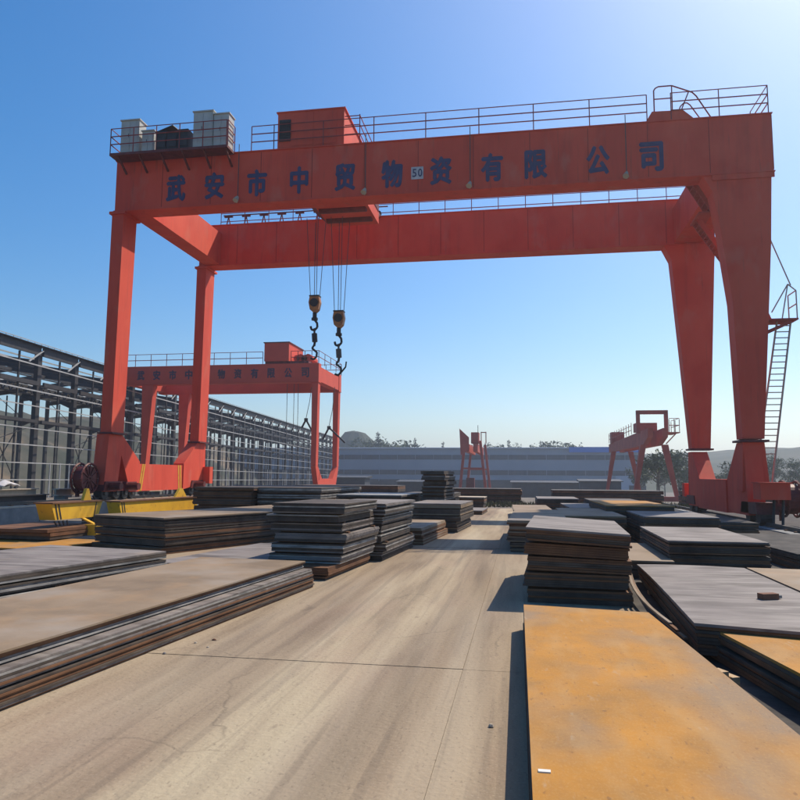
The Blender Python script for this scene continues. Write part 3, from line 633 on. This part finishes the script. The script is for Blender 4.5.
# stacked long beams lying on the wall behind the crane leg
for k, (x, y0, y1, z, mt, lab) in enumerate(((-19.6, 14, 22.5, 1.05, 'p_dark', 'dark long beam lying beyond the left wall, outermost'), (-19.0, 22, 25.5, .95, 'cream', 'pale timber beam lying beyond the left wall by the white sheet'), (-18.75, 15, 25.8, .72, 'steel', 'dark lower beam lying beyond the left wall'),
        (-19.2, 27, 31.5, .9, 'cream', 'pale timber beam behind the front left crane leg'), (-19.3, 31.8, 36, .92, 'cream', 'pale timber beam behind the left sill of the crane'))):
    o = thing('long_beam', lab, 'beam'); B(x-.15, x+.15, y0, y1, z, z+.06).box(x-.03, x+.03, y0, y1, z-.18, z) if 0 else None
    MB().box(x-.15, x+.15, y0, y1, z+.12, z+.16).box(x-.02, x+.02, y0, y1, z-.1, z+.12).box(x-.15, x+.15, y0, y1, z-.14, z-.1).build('beam_section', mt, o)
    t = MB()
    for yy in (y0+.4, y1-.4): t.box(x-.25, x+.25, yy-.12, yy+.12, -.13, z-.142)
    t.build('support_block', 'wallc', o)
cs = MB(); random.seed(3)
for i in range(7):
    for j in range(5): cs.v.append((-19.3+j*.13, 23.3+i*.17, 1.22+.2*math.exp(-((i-3)**2+(j-2)**2)/5)+random.uniform(-.04, .04)))
for i in range(6):
    for j in range(4): a = i*5+j; cs.f.append((a, a+1, a+6, a+5))
cb_ = cs.build('crumpled_sheet', 'cloth', label='crumpled white sheet lying on the beams beyond the left wall', cat='sheet', smooth=True)
sm = cb_.modifiers.new('s', 'SOLIDIFY'); sm.thickness = .05

# ------------------------------------------------------------------ steel plate stacks
def slab_mesh(m, sag=0.0, n=6, seed=0):
    rn = random.Random(seed); s = MB(); w_ = [rn.uniform(-1, 1)*.0 for _ in range(n+1)]
    for k in range(n+1):
        y = k/n
        for x, z in ((0, 0), (1, 0), (1, 1), (0, 1)): s.v.append((x, y, z))
    for k in range(n):
        a = 4*k
        for i in range(4): j = (i+1) % 4; s.f.append((a+i, a+j, a+4+j, a+4+i))
    s.f.append((0, 3, 2, 1)); s.f.append((4*n, 4*n+1, 4*n+2, 4*n+3))
    return s.mesh('steel_plate', m)
SL = {}
def slab(m):
    if m not in SL: SL[m] = slab_mesh(m, n=1)
    return SL[m]
blockm = B(-.5, .5, -.5, .5, -.5, .5).mesh('spacer', 'timber'); blockd = B(-.5, .5, -.5, .5, -.5, .5).mesh('spacer', 'p_brown')
def stack(label, ox, oy, rot, W, L, H, top, side, per=4, t=.028, gap=.03, jit=.04, z0=.008, group=None, name='steel_plate_stack', ledges=None, tilt=0, tiltfrom=.0):
    """bundles of plates separated by spacers, from z0 up to about H"""
    o = thing(name, label, 'steel plates', (ox, oy, z0), R(rot), group)
    rn = random.Random(hash(label) % 1000 if 0 else sum(ord(c) for c in label))
    z = 0; first = True; nb = 0; H = H-z0
    while z < H-t*.5:
        npl = max(1, min(per+rn.choice((-1, 0, 0, 1)) if per > 1 else 1, int(round((H-z)/t))))
        if H-z-npl*t < gap+t: npl = int(round((H-z)/t))
        bx = rn.uniform(-jit, jit); by = rn.uniform(-jit, jit)*1.5; bl = rn.uniform(-jit, jit)*2; ang = rn.uniform(-.006, .006)
        if ledges: bx -= ledges[min(nb, len(ledges)-1)]
        tl = math.radians(tilt)*max(0, (z/H-tiltfrom))
        for k in range(npl):
            last = z+t >= H-t*.5
            mt = top if last else (side[rn.randrange(len(side))] if isinstance(side, (list, tuple)) else side)
            p = link('steel_plate', slab(mt), o, loc=(bx+rn.uniform(-.016, .016), by+rn.uniform(-.016, .016), z))
            p.scale = (W, L+bl, t*(.84 if ledges else .92)); p.rotation_euler = (0, tl, ang+rn.uniform(-.0015, .0015))
            z += t
        if z < H-t*.5:
            ns = max(2, int(L/1.6)+1)
            for k in range(ns):
                yy = .25+(L-.5)*k/(ns-1); s = link('spacer', blockd if 'rust' not in label else blockm, o, loc=(W/2+bx-(.17 if ledges else 0), yy+by, z+gap/2-t*.035)); s.scale = (W*(.84 if ledges else .96), .09, gap+t*.07)
                s.rotation_euler = (0, tl, 0)
            z += gap
        nb += 1
    return o
DK = ['p_dark', 'p_dark', 'p_brown']; BL = ['p_blue', 'p_dark', 'p_dark', 'p_grey', 'p_dark']; RB = ['p_brown', 'p_brown', 'p_dark']
# right of the road
def slab4(c, z0, z1, m, parent, curve=0, n=10):
    """plate from near-left, near-right, far-right, far-left corners; the left edge may droop"""
    s = MB(); nl, nr, fr, fl = [Vector((*p, 0)) for p in c]; K = 6
    for k in range(n+1):
        a = nl.lerp(fl, k/n); b = nr.lerp(fr, k/n)
        for zz in (0, 1):
            for q in range(K+1):
                p = a.lerp(b, q/K); d = curve*(k/n)**3*(1-q/K)**2
                s.v.append((p.x, p.y, (z1 if zz else z0)-d))
    C_ = K+1
    for k in range(n):
        for q in range(K):
            a = 2*C_*k+q; s.f.append((a, a+2*C_, a+2*C_+1, a+1)); a += C_; s.f.append((a, a+1, a+2*C_+1, a+2*C_))
        a = 2*C_*k; s.f.append((a, a+C_, a+3*C_, a+2*C_)); a += K; s.f.append((a, a+2*C_, a+3*C_, a+C_))
    for q in range(K):
        s.f.append((q, q+1, q+1+C_, q+C_)); b = 2*C_*n+q; s.f.append((b, b+C_, b+C_+1, b+1))
    return s.build('steel_plate', m, parent)
o = thing('steel_plate_stack', 'long orange rusted steel plates in the right foreground with a paper tag', 'steel plates')
z = .02
for k in range(8):
    j = random.uniform(-.012, .012); top = k == 7
    slab4([(.045+j, .7), (1.72+j, .7), (1.31+j, 8.02+j), (.01+j, 8.22+j)], z, z+.027, 'p_rust' if top else random.choice(('p_brown', 'p_dark')), o, 0, 1); z += .029+(.012 if k in (2, 5) else 0)
for yy in (1.2, 3.4, 5.6, 7.6):
    B(.03, 1.4-.05*yy+.2, yy-.05, yy+.05, .007, .0195).build('spacer', 'timber', o)
B(.065, .125, 3.66, 3.69, z-.0018, z+.004).build('paper_tag', 'paper', label='small pale paper tag lying near the left edge of the orange plate', cat='tag').rotation_euler = (0, 0, 0)
stack('tall brown pile of steel plates with a grey top, right of the road', .05, 9.95, -3, 1.36, 3.0, 1.01, 'p_grey', RB, 5, .03, .034, .03, tilt=4.5, tiltfrom=.15)
stack('stack of steel plates with ochre ends behind the tall brown pile', -.3, 16.4, -1, 1.35, 5.5, .72, 'p_tan', ['p_brown', 'p_tan', 'p_dark'], 4, .03, .02)
stack('pale topped plate stack behind the tall brown pile, right of the ochre-ended one', 1.05, 18.6, 0, 1.5, 4.6, .72, 'p_tan', DK, 4, .04, .02)
stack('small low plate stack at the right road edge, far down the road', -.3, 27.5, 1, 1.5, 5.5, .42, 'p_tan', DK, 4, .04, .02)
stack('square dark plate stack with pale top at the far end of the right row', .7, 34, 0, 1.9, 3.6, .68, 'p_grey', DK, 5, .05, .03)
stack('wide low plate stack beyond the pale topped one in the right row', 1.6, 25.2, 1, 1.6, 4.4, .62, 'p_grey', DK, 5, .04, .03)
stack('far right plate stack beside the square dark one', 3.1, 33, 0, 2.2, 4, .6, 'p_dark', DK, 5, .05, .03)
# grey draped plates
o = thing('steel_plate_stack', 'wide grey mill-scale steel plates with a drooping left edge and a brick on top', 'steel plates')
z = .05
for k in range(9):
    top = k == 8; j = random.uniform(-.02, .02)
    slab4([(1.60+j, 7.2+j), (3.2, 6.75), (3.3, 11.6), (1.86+j, 12.25+j)], z, z+.028, 'p_grey' if top else random.choice(('p_dark', 'p_brown')), o, .06 if k > 4 else 0, 12); z += .033
for yy in (7.6, 9.3, 11.0): B(1.8, 3.1, yy-.06, yy+.06, .007, .0495).build('spacer', 'timber', o)
o = thing('steel_plate_stack', 'tan dusty plate lying right of the grey plates, under the long dark pile', 'steel plates')
for k in range(8):
    s = 1.0; slab4([(3.35, 7.1), (5.0, 7.0), (5.0, 11.9), (3.45, 12.0)], .02+k*.036, .05+k*.036, 'p_tan' if k == 7 else 'p_dark', o, 0, 1)
bk = thing('brick', 'single reddish brick lying on the grey plates', 'brick', (2.72, 8.72, .342), R(20)); MB().box(-.1, .1, -.05, .05, 0, .065).build('brick_body', 'brick', bk)
MB().box(.1, .16, -.02, .02, .01, .04).build('mortar_lump', 'wallc', bk)
# thin curved strips next to the grey plates
o = thing('bent_steel_strips', 'thin bent steel strips leaning along the left edge of the grey plates', 'steel strips')
for k in range(3):
    t = MB(); pts = []
    for q in range(9):
        f_ = q/8; pts.append((1.58-.05*k-.10*math.sin(f_*2.4)+.12*(f_**2), 7.55+.1*k+f_*(3.9-.4*k), .12+.05*k+.1*f_*f_))
    for a, b in zip(pts, pts[1:]): t.bar(a, b, .035, .02)
    t.build('steel_strip', ('p_tan', 'p_brown', 'p_tan')[k], o)
E_ = stack('orange rusted plate stack at the right frame edge in front of the grey plates', 2.62, 1.4, 8, 1.6, 6.45, .29, 'p_rust', RB, 4, .028, .02, .01)
wb = thing('wood_block', 'small orange wood block in the dark gap between the two rusted plate stacks', 'block', (1.55, 6.35, .007), R(25)); B(-.08, .08, -.06, .06, 0, .12).build('block_body', 'timber', wb)
B(.09, .16, -.09, .03, 0, .08).build('block_offcut', 'timber', wb)
stack('flat pale plate stack between the tall brown pile and the long dark pile', 1.5, 12.7, -2, 1.0, 3.4, .3, 'p_tan', DK, 4, .03, .02)
stack('long dark plate pile with patchy sunlit top, right of the grey plates', 2.5, 13.1, -1.5, 1.62, 3.6, .62, 'p_grey', DK, 5, .03, .02, .03)
stack('plate stack with bright rust top at the back of the right yard', 2.45, 21.5, 1, 1.9, 4.5, .86, 'p_rust', DK, 5, .035, .02)
stack('grey topped plate stack in front of the rust topped one in the right yard', 2.95, 18.3, 0, 1.75, 3.0, .74, 'p_grey', DK, 5, .035, .02)
stack('plate stack beside the right crane rail, nearest the front leg', 5.0, 14.2, 2, 2.0, 5.0, .3, 'dark_shaded', DK, 5, .035, .02)  # this top and the next reuse the shade-darkened ground tone
stack('dark low plate stack behind the rail-side pile, by the rear right leg', 5.1, 23, 0, 1.9, 5.5, .35, 'dark_shaded', DK, 5, .035, .02)
# left of the road
a = R(-5.4)
stack('large tan steel plate pile in the left foreground along the road edge', -4.03-1.78*math.cos(a), 1.0-1.78*math.sin(a), -5.4, 1.78, 9.65, .40, 'p_tan', ['p_grey', 'p_dark', 'p_blue', 'p_brown'], 6, .02, .012, .012, ledges=[0, .05, .15])
a = R(-12)
stack('grey dusty plate pile left of the large tan pile', -7.0-2.4*math.cos(a), 3.0-2.4*math.sin(a), -12, 2.4, 7.6, .50, 'p_grey', ['p_blue', 'p_grey', 'p_dark'], 3, .026, .02, .02)
stack('low grey plates on the ground between the dark pile and the tan pile', -6.05, 11.0, -9, 1.9, 3.6, .26, 'p_grey', DK, 3, .03, .02, .03)
stack('brown rusted base plates under the banded grey pile', -5.5, 11.45, -4, 2.42, 2.35, .2, 'p_brown', RB, 3, .03, .02, .05)
stack('nearest banded grey pile of plates left of the road', -4.28, 11.85, -4, 1.30, 2.1, 1.22, 'p_dark', BL, 6, .024, .028, .06, z0=.215)
stack('second banded grey pile, just behind the nearest one', -4.12, 14.1, -4, 1.42, 2.7, 1.14, 'p_grey', BL, 6, .024, .028, .06)
stack('low pinkish-brown plate stack behind the banded grey piles', -3.8, 17.5, -4, 1.42, 3.4, .42, 'p_tan', ['p_tan', 'p_brown'], 5, .035, .03, .03)
stack('dark plate stack with brown ends at the left road edge before the tower pile', -3.45, 21.5, -3.5, 1.6, 3.1, .86, 'p_grey', ['p_dark', 'p_tan', 'p_dark'], 4, .035, .03, .07)
stack('narrow tower of steel plates, the tallest left of the road', -3.5, 25.3, -4, .85, 2.2, 1.88, 'p_dark', ['p_dark', 'p_grey', 'p_dark'], 3, .04, .045, .06)
stack('long dark steel plate pile with pale top beside the yellow beams', -9.6, 14.9, -21, 2.3, 4.4, .77, 'p_tan', ['p_dark', 'p_dark', 'p_dark', 'p_brown'], 5, .03, .02, .035)
stack('pale topped plate pile right behind the long dark one', -8.5, 19.7, -14, 2.4, 4.0, .72, 'p_tan', DK, 5, .035, .02, .04)
stack('high dark plate pile below the second crane, left half', -11.3, 23.4, -3, 2.2, 5, 1.27, 'p_dark', DK, 5, .035, .04, .06)
stack('high dark plate pile below the second crane, right half', -9.0, 23.6, -3, 2.3, 5, 1.25, 'p_dark', BL, 5, .035, .04, .06)
stack('cream topped plate pile left of the road behind the banded ones', -6.6, 20.6, -3, 1.4, 2.6, .9, 'cream', DK, 5, .035, .03, .03)
stack('thin dark topped plate pile behind the cream topped one', -6.3, 24.0, -3, 2.3, 3.4, 1.02, 'p_blue', DK, 5, .035, .03, .03)
stack('second cream topped pile nearer the road', -4.9, 28.0, -3, 1.35, 3.0, .95, 'cream', DK, 5, .035, .03, .03)
stack('small dark pile at the far left of the road, behind the tower pile', -5.6, 33, -2, 2.4, 3.6, .85, 'p_dark', DK, 5, .05, .03)
stack('cream topped pile at the far end of the road, left side', -3.6, 36.8, -2, 1.7, 1.6, .62, 'cream', DK, 4, .05, .03)
stack('flat dark plates lying at the far left road edge', -3.0, 31.5, -2, 1.3, 3.0, .18, 'p_grey', DK, 3, .04, .02)
for k, (x, y, w_, l_, h_, lab) in enumerate(((-6, 47, 6, 3, .9, 'long dark pile beyond the grass strip, centre'), (2, 48, 7, 3, .8, 'long dark pile beyond the grass strip, right of centre'), (11, 50, 7, 3, 1.0, 'long dark pile beyond the grass strip, under the far right crane'), (-15, 46, 7, 3, 1.0, 'long dark pile beyond the grass strip, at the left'), (19, 46, 6, 4, .8, 'dark pile beyond the right rail end'))):
    stack(lab, x, y, 0, w_, l_, h_, 'p_dark', DK, 5, .06, .05, .1, z0=gz(y)-.13)
# brown base and yellow lifting beams
stack('brown rusted plates under the front yellow lifting beam', -13.4, 13.9, -6, 3.6, 2.2, .14, 'p_rust', RB, 3, .03, .02, .04)
stack('rusty thick blocks under the yellow lifting beam', -12.9, 15.2, -4, 2.1, 2.2, .42, 'p_brown', RB, 2, .08, .01, .05, z0=.155)
def ybeam(lab, x, y0, y1, z0, z1, wd=.42):
    o = thing('lifting_beam', lab, 'lifting beam', (x, y0, 0)); L = y1-y0; c = .18
    b = MB().prism([(0, z1), (L, z1), (L-c, z0), (c, z0)], 'x', -wd, 0).build('beam_body', 'yellow', o)
    B(-wd-.05, .05, -.02, L+.02, z1+.002, z1+.035).build('top_plate', 'p_brown', o)
    for k in (.12, .24): MB().prism([(k, z1-.01), (k+.05, z1-.01), (k+.18, z0+.01), (k+.13, z0+.01)], 'x', .003, .006).build('warning_stripe', 'black', o)
    for k in (L-.3, ): MB().prism([(k, z1-.01), (k+.04, z1-.01), (k-.04, z0+.01), (k-.08, z0+.01)], 'x', .003, .006).build('warning_stripe', 'black', o)
    lug = MB().prism([(L*.72, z1+.037), (L*.88, z1+.037), (L*.82, z1+.34), (L*.78, z1+.34)], 'x', -wd*.6, -wd*.4).build('lifting_lug', 'yellow', o)
    for yy in (L*.55,):
        if y1-y0 > 3: continue
        ft = MB().prism([(-.05, z0-.003), (.02, z0-.003), (.36, .43), (.26, .43)], 'y', yy+.05, yy+.17).build('foot', 'yellow', o); B(.2, .52, yy-.1, yy+.28, .158, .428).build('foot_block', 'yellow', ft)
    for q in range(7):
        a = Vector((-.2, L*.93+.05*math.sin(q*1.9), z1+.15-q*.1)); MB().tube(a, a+Vector((.04*math.cos(q), .05, -.09)), .03, 5).build('chain_link', 'black', o)
    for q in range(4): MB().tube((.03, .1+.16*q, z0-.02), (.05, .18+.14*q, .45), .02, 5).build('chain_link', 'black', o)
    return o
ybeam('front yellow lifting beam with black stripes standing on rusty blocks', -11.0, 15.35, 17.45, .58, .97)
ybeam('rear yellow lifting beam lying behind the dark plate pile under the crane sill', -12.0, 19.9, 25.3, .4, .84)
stack('rusty plates under the rear yellow lifting beam', -13.4, 20.2, 0, 2.0, 5.6, .4, 'p_brown', RB, 4, .04, .02, .03)
o = thing('chain_pile', 'heap of dark chains between rusty blocks and the left wall', 'chains', (-13.6, 17.9, 0))
random.seed(5)
for k in range(30):
    p = Vector((random.gauss(0, .35), random.gauss(0, .5), 0)); p.z = .05+max(0, .3-.5*p.length)*random.random()
    MB().tube(p, p+Vector((random.uniform(-.12, .12), random.uniform(-.12, .12), random.uniform(-.02, .05))), .035, 5).build('chain_link', 'black', o)

# ------------------------------------------------------------------ second crane (further, left bay)
c2 = thing('gantry_crane', 'smaller red gantry crane further back on the left behind the steel plates', 'crane', (0, 68, 0))
ZT2, ZB2 = 12.9, 11.0; xl, xr = -41.6, -19.9
for k, y0 in enumerate((0, 8.2)):
    gg = B(xl, xr, y0, y0+.9, ZB2, ZT2).build('girder', 'red_far', c2)
    B(xl, xr+.03, y0-.08, y0+.98, ZB2-.05, ZB2-.003).build('flange', 'red_far', gg)
    if k == 0:
        for q, ch in enumerate(TXT): link('painted_character', glyph(ch, .75, .95, 'navy_hazed', .045), gg, loc=(-39.2+q*1.79, -.012, 11.95))
B(xr-.9, xr-.05, .903, 8.197, ZB2+.1, ZT2-.3).build('tie_beam', 'red_far', c2); B(xl+.05, xl+.9, .903, 8.197, ZB2+.1, ZT2-.3).build('tie_beam', 'red_far', c2)
for y0 in (.05, 8.2):
    lg = MB().loft([(-20.55, y0, 2.6), (-20.05, y0, 2.6), (-20.05, y0+.8, 2.6), (-20.55, y0+.8, 2.6)], [(-20.6, y0, ZB2-.06), (-19.95, y0, ZB2-.06), (-19.95, y0+.8, ZB2-.06), (-20.6, y0+.8, ZB2-.06)]).build('leg', 'red_far', c2)
    MB().prism([(-39.05, ZB2-.06), (-37.75, ZB2-.06), (-38.35, 1.6), (-38.75, 1.6)], 'y', y0, y0+.8).build('leg', 'red_far', c2)
MB().prism([(.0, 2.58), (.85, 2.58), (2.4, 1.3), (6.6, 1.3), (8.2, 2.58), (9.0, 2.58), (7.6, -.1), (1.4, -.1)], 'x', -20.55, -20.05).build('sill_beam', 'red_far', c2)
MB().prism([(.0, 1.58), (8.8, 1.58), (9.0, .2), (0, .2)], 'x', -38.9, -38.3).build('sill_beam', 'red_far', c2)
for y in (.6, 8.2):
    bogie(c2, -20.3, y, -.5, 1.6, .6); bogie(c2, -38.6, y, -.5, 1.6, .6)
post3 = flatpost(1.25, .035)
railing(c2, (xl, -.05, ZT2), (-25.8, -.05, ZT2), 9, post3, 1.25, .032, (1.0, .5)); railing(c2, (-22.8, -.05, ZT2), (xr, -.05, ZT2), 4, post3, 1.25, .032, (1.0, .5))
railing(c2, (xr, -.05, ZT2), (xr, 9, ZT2), 4, post3, 1.25, .032, (1.0, .5)); railing(c2, (xl, 9.1, ZT2), (xr, 9.1, ZT2), 12, post3, 1.25, .032, (1.0, .5))
t2 = thing('hoist_trolley', 'dark red trolley house riding on the smaller far crane', 'trolley', (-24.3, 70, ZT2))
B(-1.3, 1.3, -2.2, 2.5, .25, 2.1).build('machine_house', 'red_far', t2); B(-1.38, 1.38, -2.3, 2.6, 2.102, 2.2).build('roof', 'maroon', t2)
B(-1.3, 3.3, -1.9, 7.2, .0, .245).build('frame', 'maroon', t2)
for k in range(4): MB().tube((1.8+k*.4, -1.2, .65), (1.8+k*.4, 1, .65), .34+.1*(k % 2), 10).build('drum', 'red_far', t2)
for k, x in enumerate((0.0, .75, 1.2)): MB().tube((x+.3, .5, -.0), (x+.3, .5, -10.0), .03, 4).build('wire_rope', 'wire', t2)
for k, (x, zz, la, ra, lab) in enumerate(((-22.36, 7.4, (-.45, -.75), (.8, -1.3), 'dark forked sling hanging left of the far crane legs'), (-19.84, 6.55, (-.65, -1.15), (1.75, -1.5), 'dark forked sling hanging between the far crane legs'))):
    hb = thing('lifting_sling', lab, 'sling', (x, 72, zz))
    MB().tube((0, 0, -.1), (0, 0, .25), .2, 8).build('shackle', 'black', hb)
    MB().bar((0, 0, .1), (la[0], 0, la[1]), .16, .16).build('sling_arm', 'black', hb); MB().bar((0, 0, .1), (ra[0], 0, ra[1]), .16, .16).build('sling_arm', 'black', hb)
    MB().tube((0, 0, .25), (.35, 0, 2.0), .035, 4).tube((.35, 0, 2.0), (.55, 0, 10.95-zz), .035, 4).build('wire_rope', 'wire', hb)

# ------------------------------------------------------------------ third crane: end-on, A-shaped legs
z0 = gz(130)-.13
c3 = thing('gantry_crane', 'far faded-red gantry crane seen end-on with A-shaped legs before the hall', 'crane', (-8.1, 126, z0))
for x in (-1.0, .55): B(x-.35, x+.35, -6, 14, 8.0, 9.4).build('girder', 'rustred', c3)
for y in (-4.5, 12):
    for sx in (-1, 1):
        MB().bar((sx*2.35, y, 0), (sx*1.3, y, 9.9), .45, .45).build('leg', 'rustred', c3)
    MB().bar((-2.6, y, .35), (2.6, y, .35), .5, .5).build('sill_beam', 'rustred', c3); MB().bar((-1.9, y, 5.2), (1.9, y, 5.2), .3, .3).build('cross_brace', 'rustred', c3)
MB().prism([(-2.1, 11.9), (-.5, 10.4), (-.5, 8.2), (-1.9, 7.4)], 'y', -6.3, -6.02).build('end_plate', 'rustred', c3)
B(-.2, 1.1, -5.5, -2.5, 9.45, 11.3).build('trolley_house', 'rustred', c3)
MB().bar((1.5, -5, 9.8), (1.5, -5, 11.4), .15, .15).bar((2.3, -5, 9.4), (2.3, -5, 11.4), .15, .15).bar((1.5, -5, 11.3), (2.3, -5, 11.3), .15, .15).build('portal_frame', 'rustred', c3)
B(-1.2, .2, -3.5, -2.0, 1.2, 3.6).build('driver_cabin', 'maroon', c3)
MB().tube((.9, -4, 11.3), (.9, -4, 12.6), .05, 5).build('mast', 'wire', c3)

# ------------------------------------------------------------------ fourth crane with square top frame
z0 = gz(92)-.13
c4 = thing('gantry_crane', 'faded red gantry crane with a square frame on top, between hall and right hills', 'crane', (15.0, 84, gz(84)-.1), R(1.0)); c4.scale = (1, 1, .9)
for x in (-.7, .9):
    MB().prism([(-1.5, 9.1), (30, 8.6), (30, 7.2), (2.0, 7.1), (-1.2, 8.0)], 'x', x-.28, x+.28).build('girder', 'rustred', c4)
for y, xs_ in ((1.0, (-1.9, 2.1)), (24, (-1.9, 2.1))):
    for sx in xs_:
        MB().loft([(sx*1.2-.2, y-.2, 0), (sx*1.2+.2, y-.2, 0), (sx*1.2+.2, y+.2, 0), (sx*1.2-.2, y+.2, 0)], [(sx*.6-.32, y-.4, 7.15), (sx*.6+.32, y-.4, 7.15), (sx*.6+.32, y+.4, 7.15), (sx*.6-.32, y+.4, 7.15)]).build('leg', 'rustred', c4)
    MB().bar((xs_[0]*1.4, y, .3), (xs_[1]*1.4, y, .3), .6, .6).build('sill_beam', 'rustred', c4)
MB().bar((-1.6, 1, 8.6), (-1.6, 1, 11.4), .4, .4).bar((1.5, 1, 8.6), (1.5, 1, 11.4), .4, .4).bar((-1.8, 1, 11.3), (1.7, 1, 11.3), .4, .5).build('portal_frame', 'rustred', c4)
B(-1.3, 1.1, 4, 6, 9.0, 10.2).build('trolley_house', 'rustred', c4)
B(-1.2, .6, 25, 27, 8.6, 10.4).build('driver_cabin', 'rustred', c4)
post4 = flatpost(1.6, .04); B(1.3, 2.5, -1.2, 3, 8.5, 8.62).build('platform', 'rustred', c4); railing(c4, (1.35, -1.15, 8.62), (2.45, -1.15, 8.62), 2, post4, 1.7, .04, (1, .5)); railing(c4, (2.45, -1.15, 8.62), (2.45, 2.9, 8.62), 2, post4, 1.7, .04, (1, .5)); MB().bar((2.3, 0, 8.5), (1.2, 0, 7.2), .12, .12).build('platform_bracket', 'rustred', c4); railing(c4, (-1.2, 8, 8.9), (-1.2, 28, 8.7), 10, post4, 1.2, .04, (1, .5))

# ------------------------------------------------------------------ litter on the slabs
random.seed(21)
for k, (x, y, s, lab) in enumerate(((-.22, 5.05, .018, 'small pale stone on the concrete beside the orange plate shadow'), (-3.25, 6.9, .014, 'pale stone chip at the foot of the tan pile, nearest the pile'), (-3.12, 7.05, .018, 'pinkish stone chip at the foot of the tan pile'), (-3.05, 6.75, .012, 'tiny pale chip a little out from the tan pile'), (-3.35, 6.45, .014, 'grey chip at the foot of the tan pile, nearest the camera'))):
    b = MB(); n = 7
    for j in range(3):
        for i in range(n): a = 2*math.pi*i/n; q = s*(1, .9, .45)[j]*random.uniform(.75, 1.15); b.v.append((math.cos(a)*q*1.3, math.sin(a)*q, (0, .45, .85)[j]*s))
    for j in range(2):
        for i in range(n): b.f.append((j*n+i, j*n+(i+1) % n, (j+1)*n+(i+1) % n, (j+1)*n+i))
    b.f.append(tuple(2*n+i for i in range(n))); b.f.append(tuple(reversed(range(n))))
    o = b.build('stone', ('cream', 'cream', 'brick', 'cream', 'p_grey')[k], label=lab, cat='stone'); o.location = (x, y, .009)

# ------------------------------------------------------------------ haze
hz = B(-1490, 1490, -190, 1490, -6.5, 60).build('haze', None, kind='stuff')
hm = bpy.data.materials.new('haze_air'); hm.use_nodes = True; hn = hm.node_tree; hn.nodes.clear()
ho = hn.nodes.new('ShaderNodeOutputMaterial'); hv = hn.nodes.new('ShaderNodeVolumePrincipled')
hv.inputs['Color'].default_value = (.78, .86, .97, 1); hv.inputs['Density'].default_value = .00065; hv.inputs['Anisotropy'].default_value = .6
hn.links.new(hv.outputs[0], ho.inputs['Volume']); hz.data.materials.append(hm)
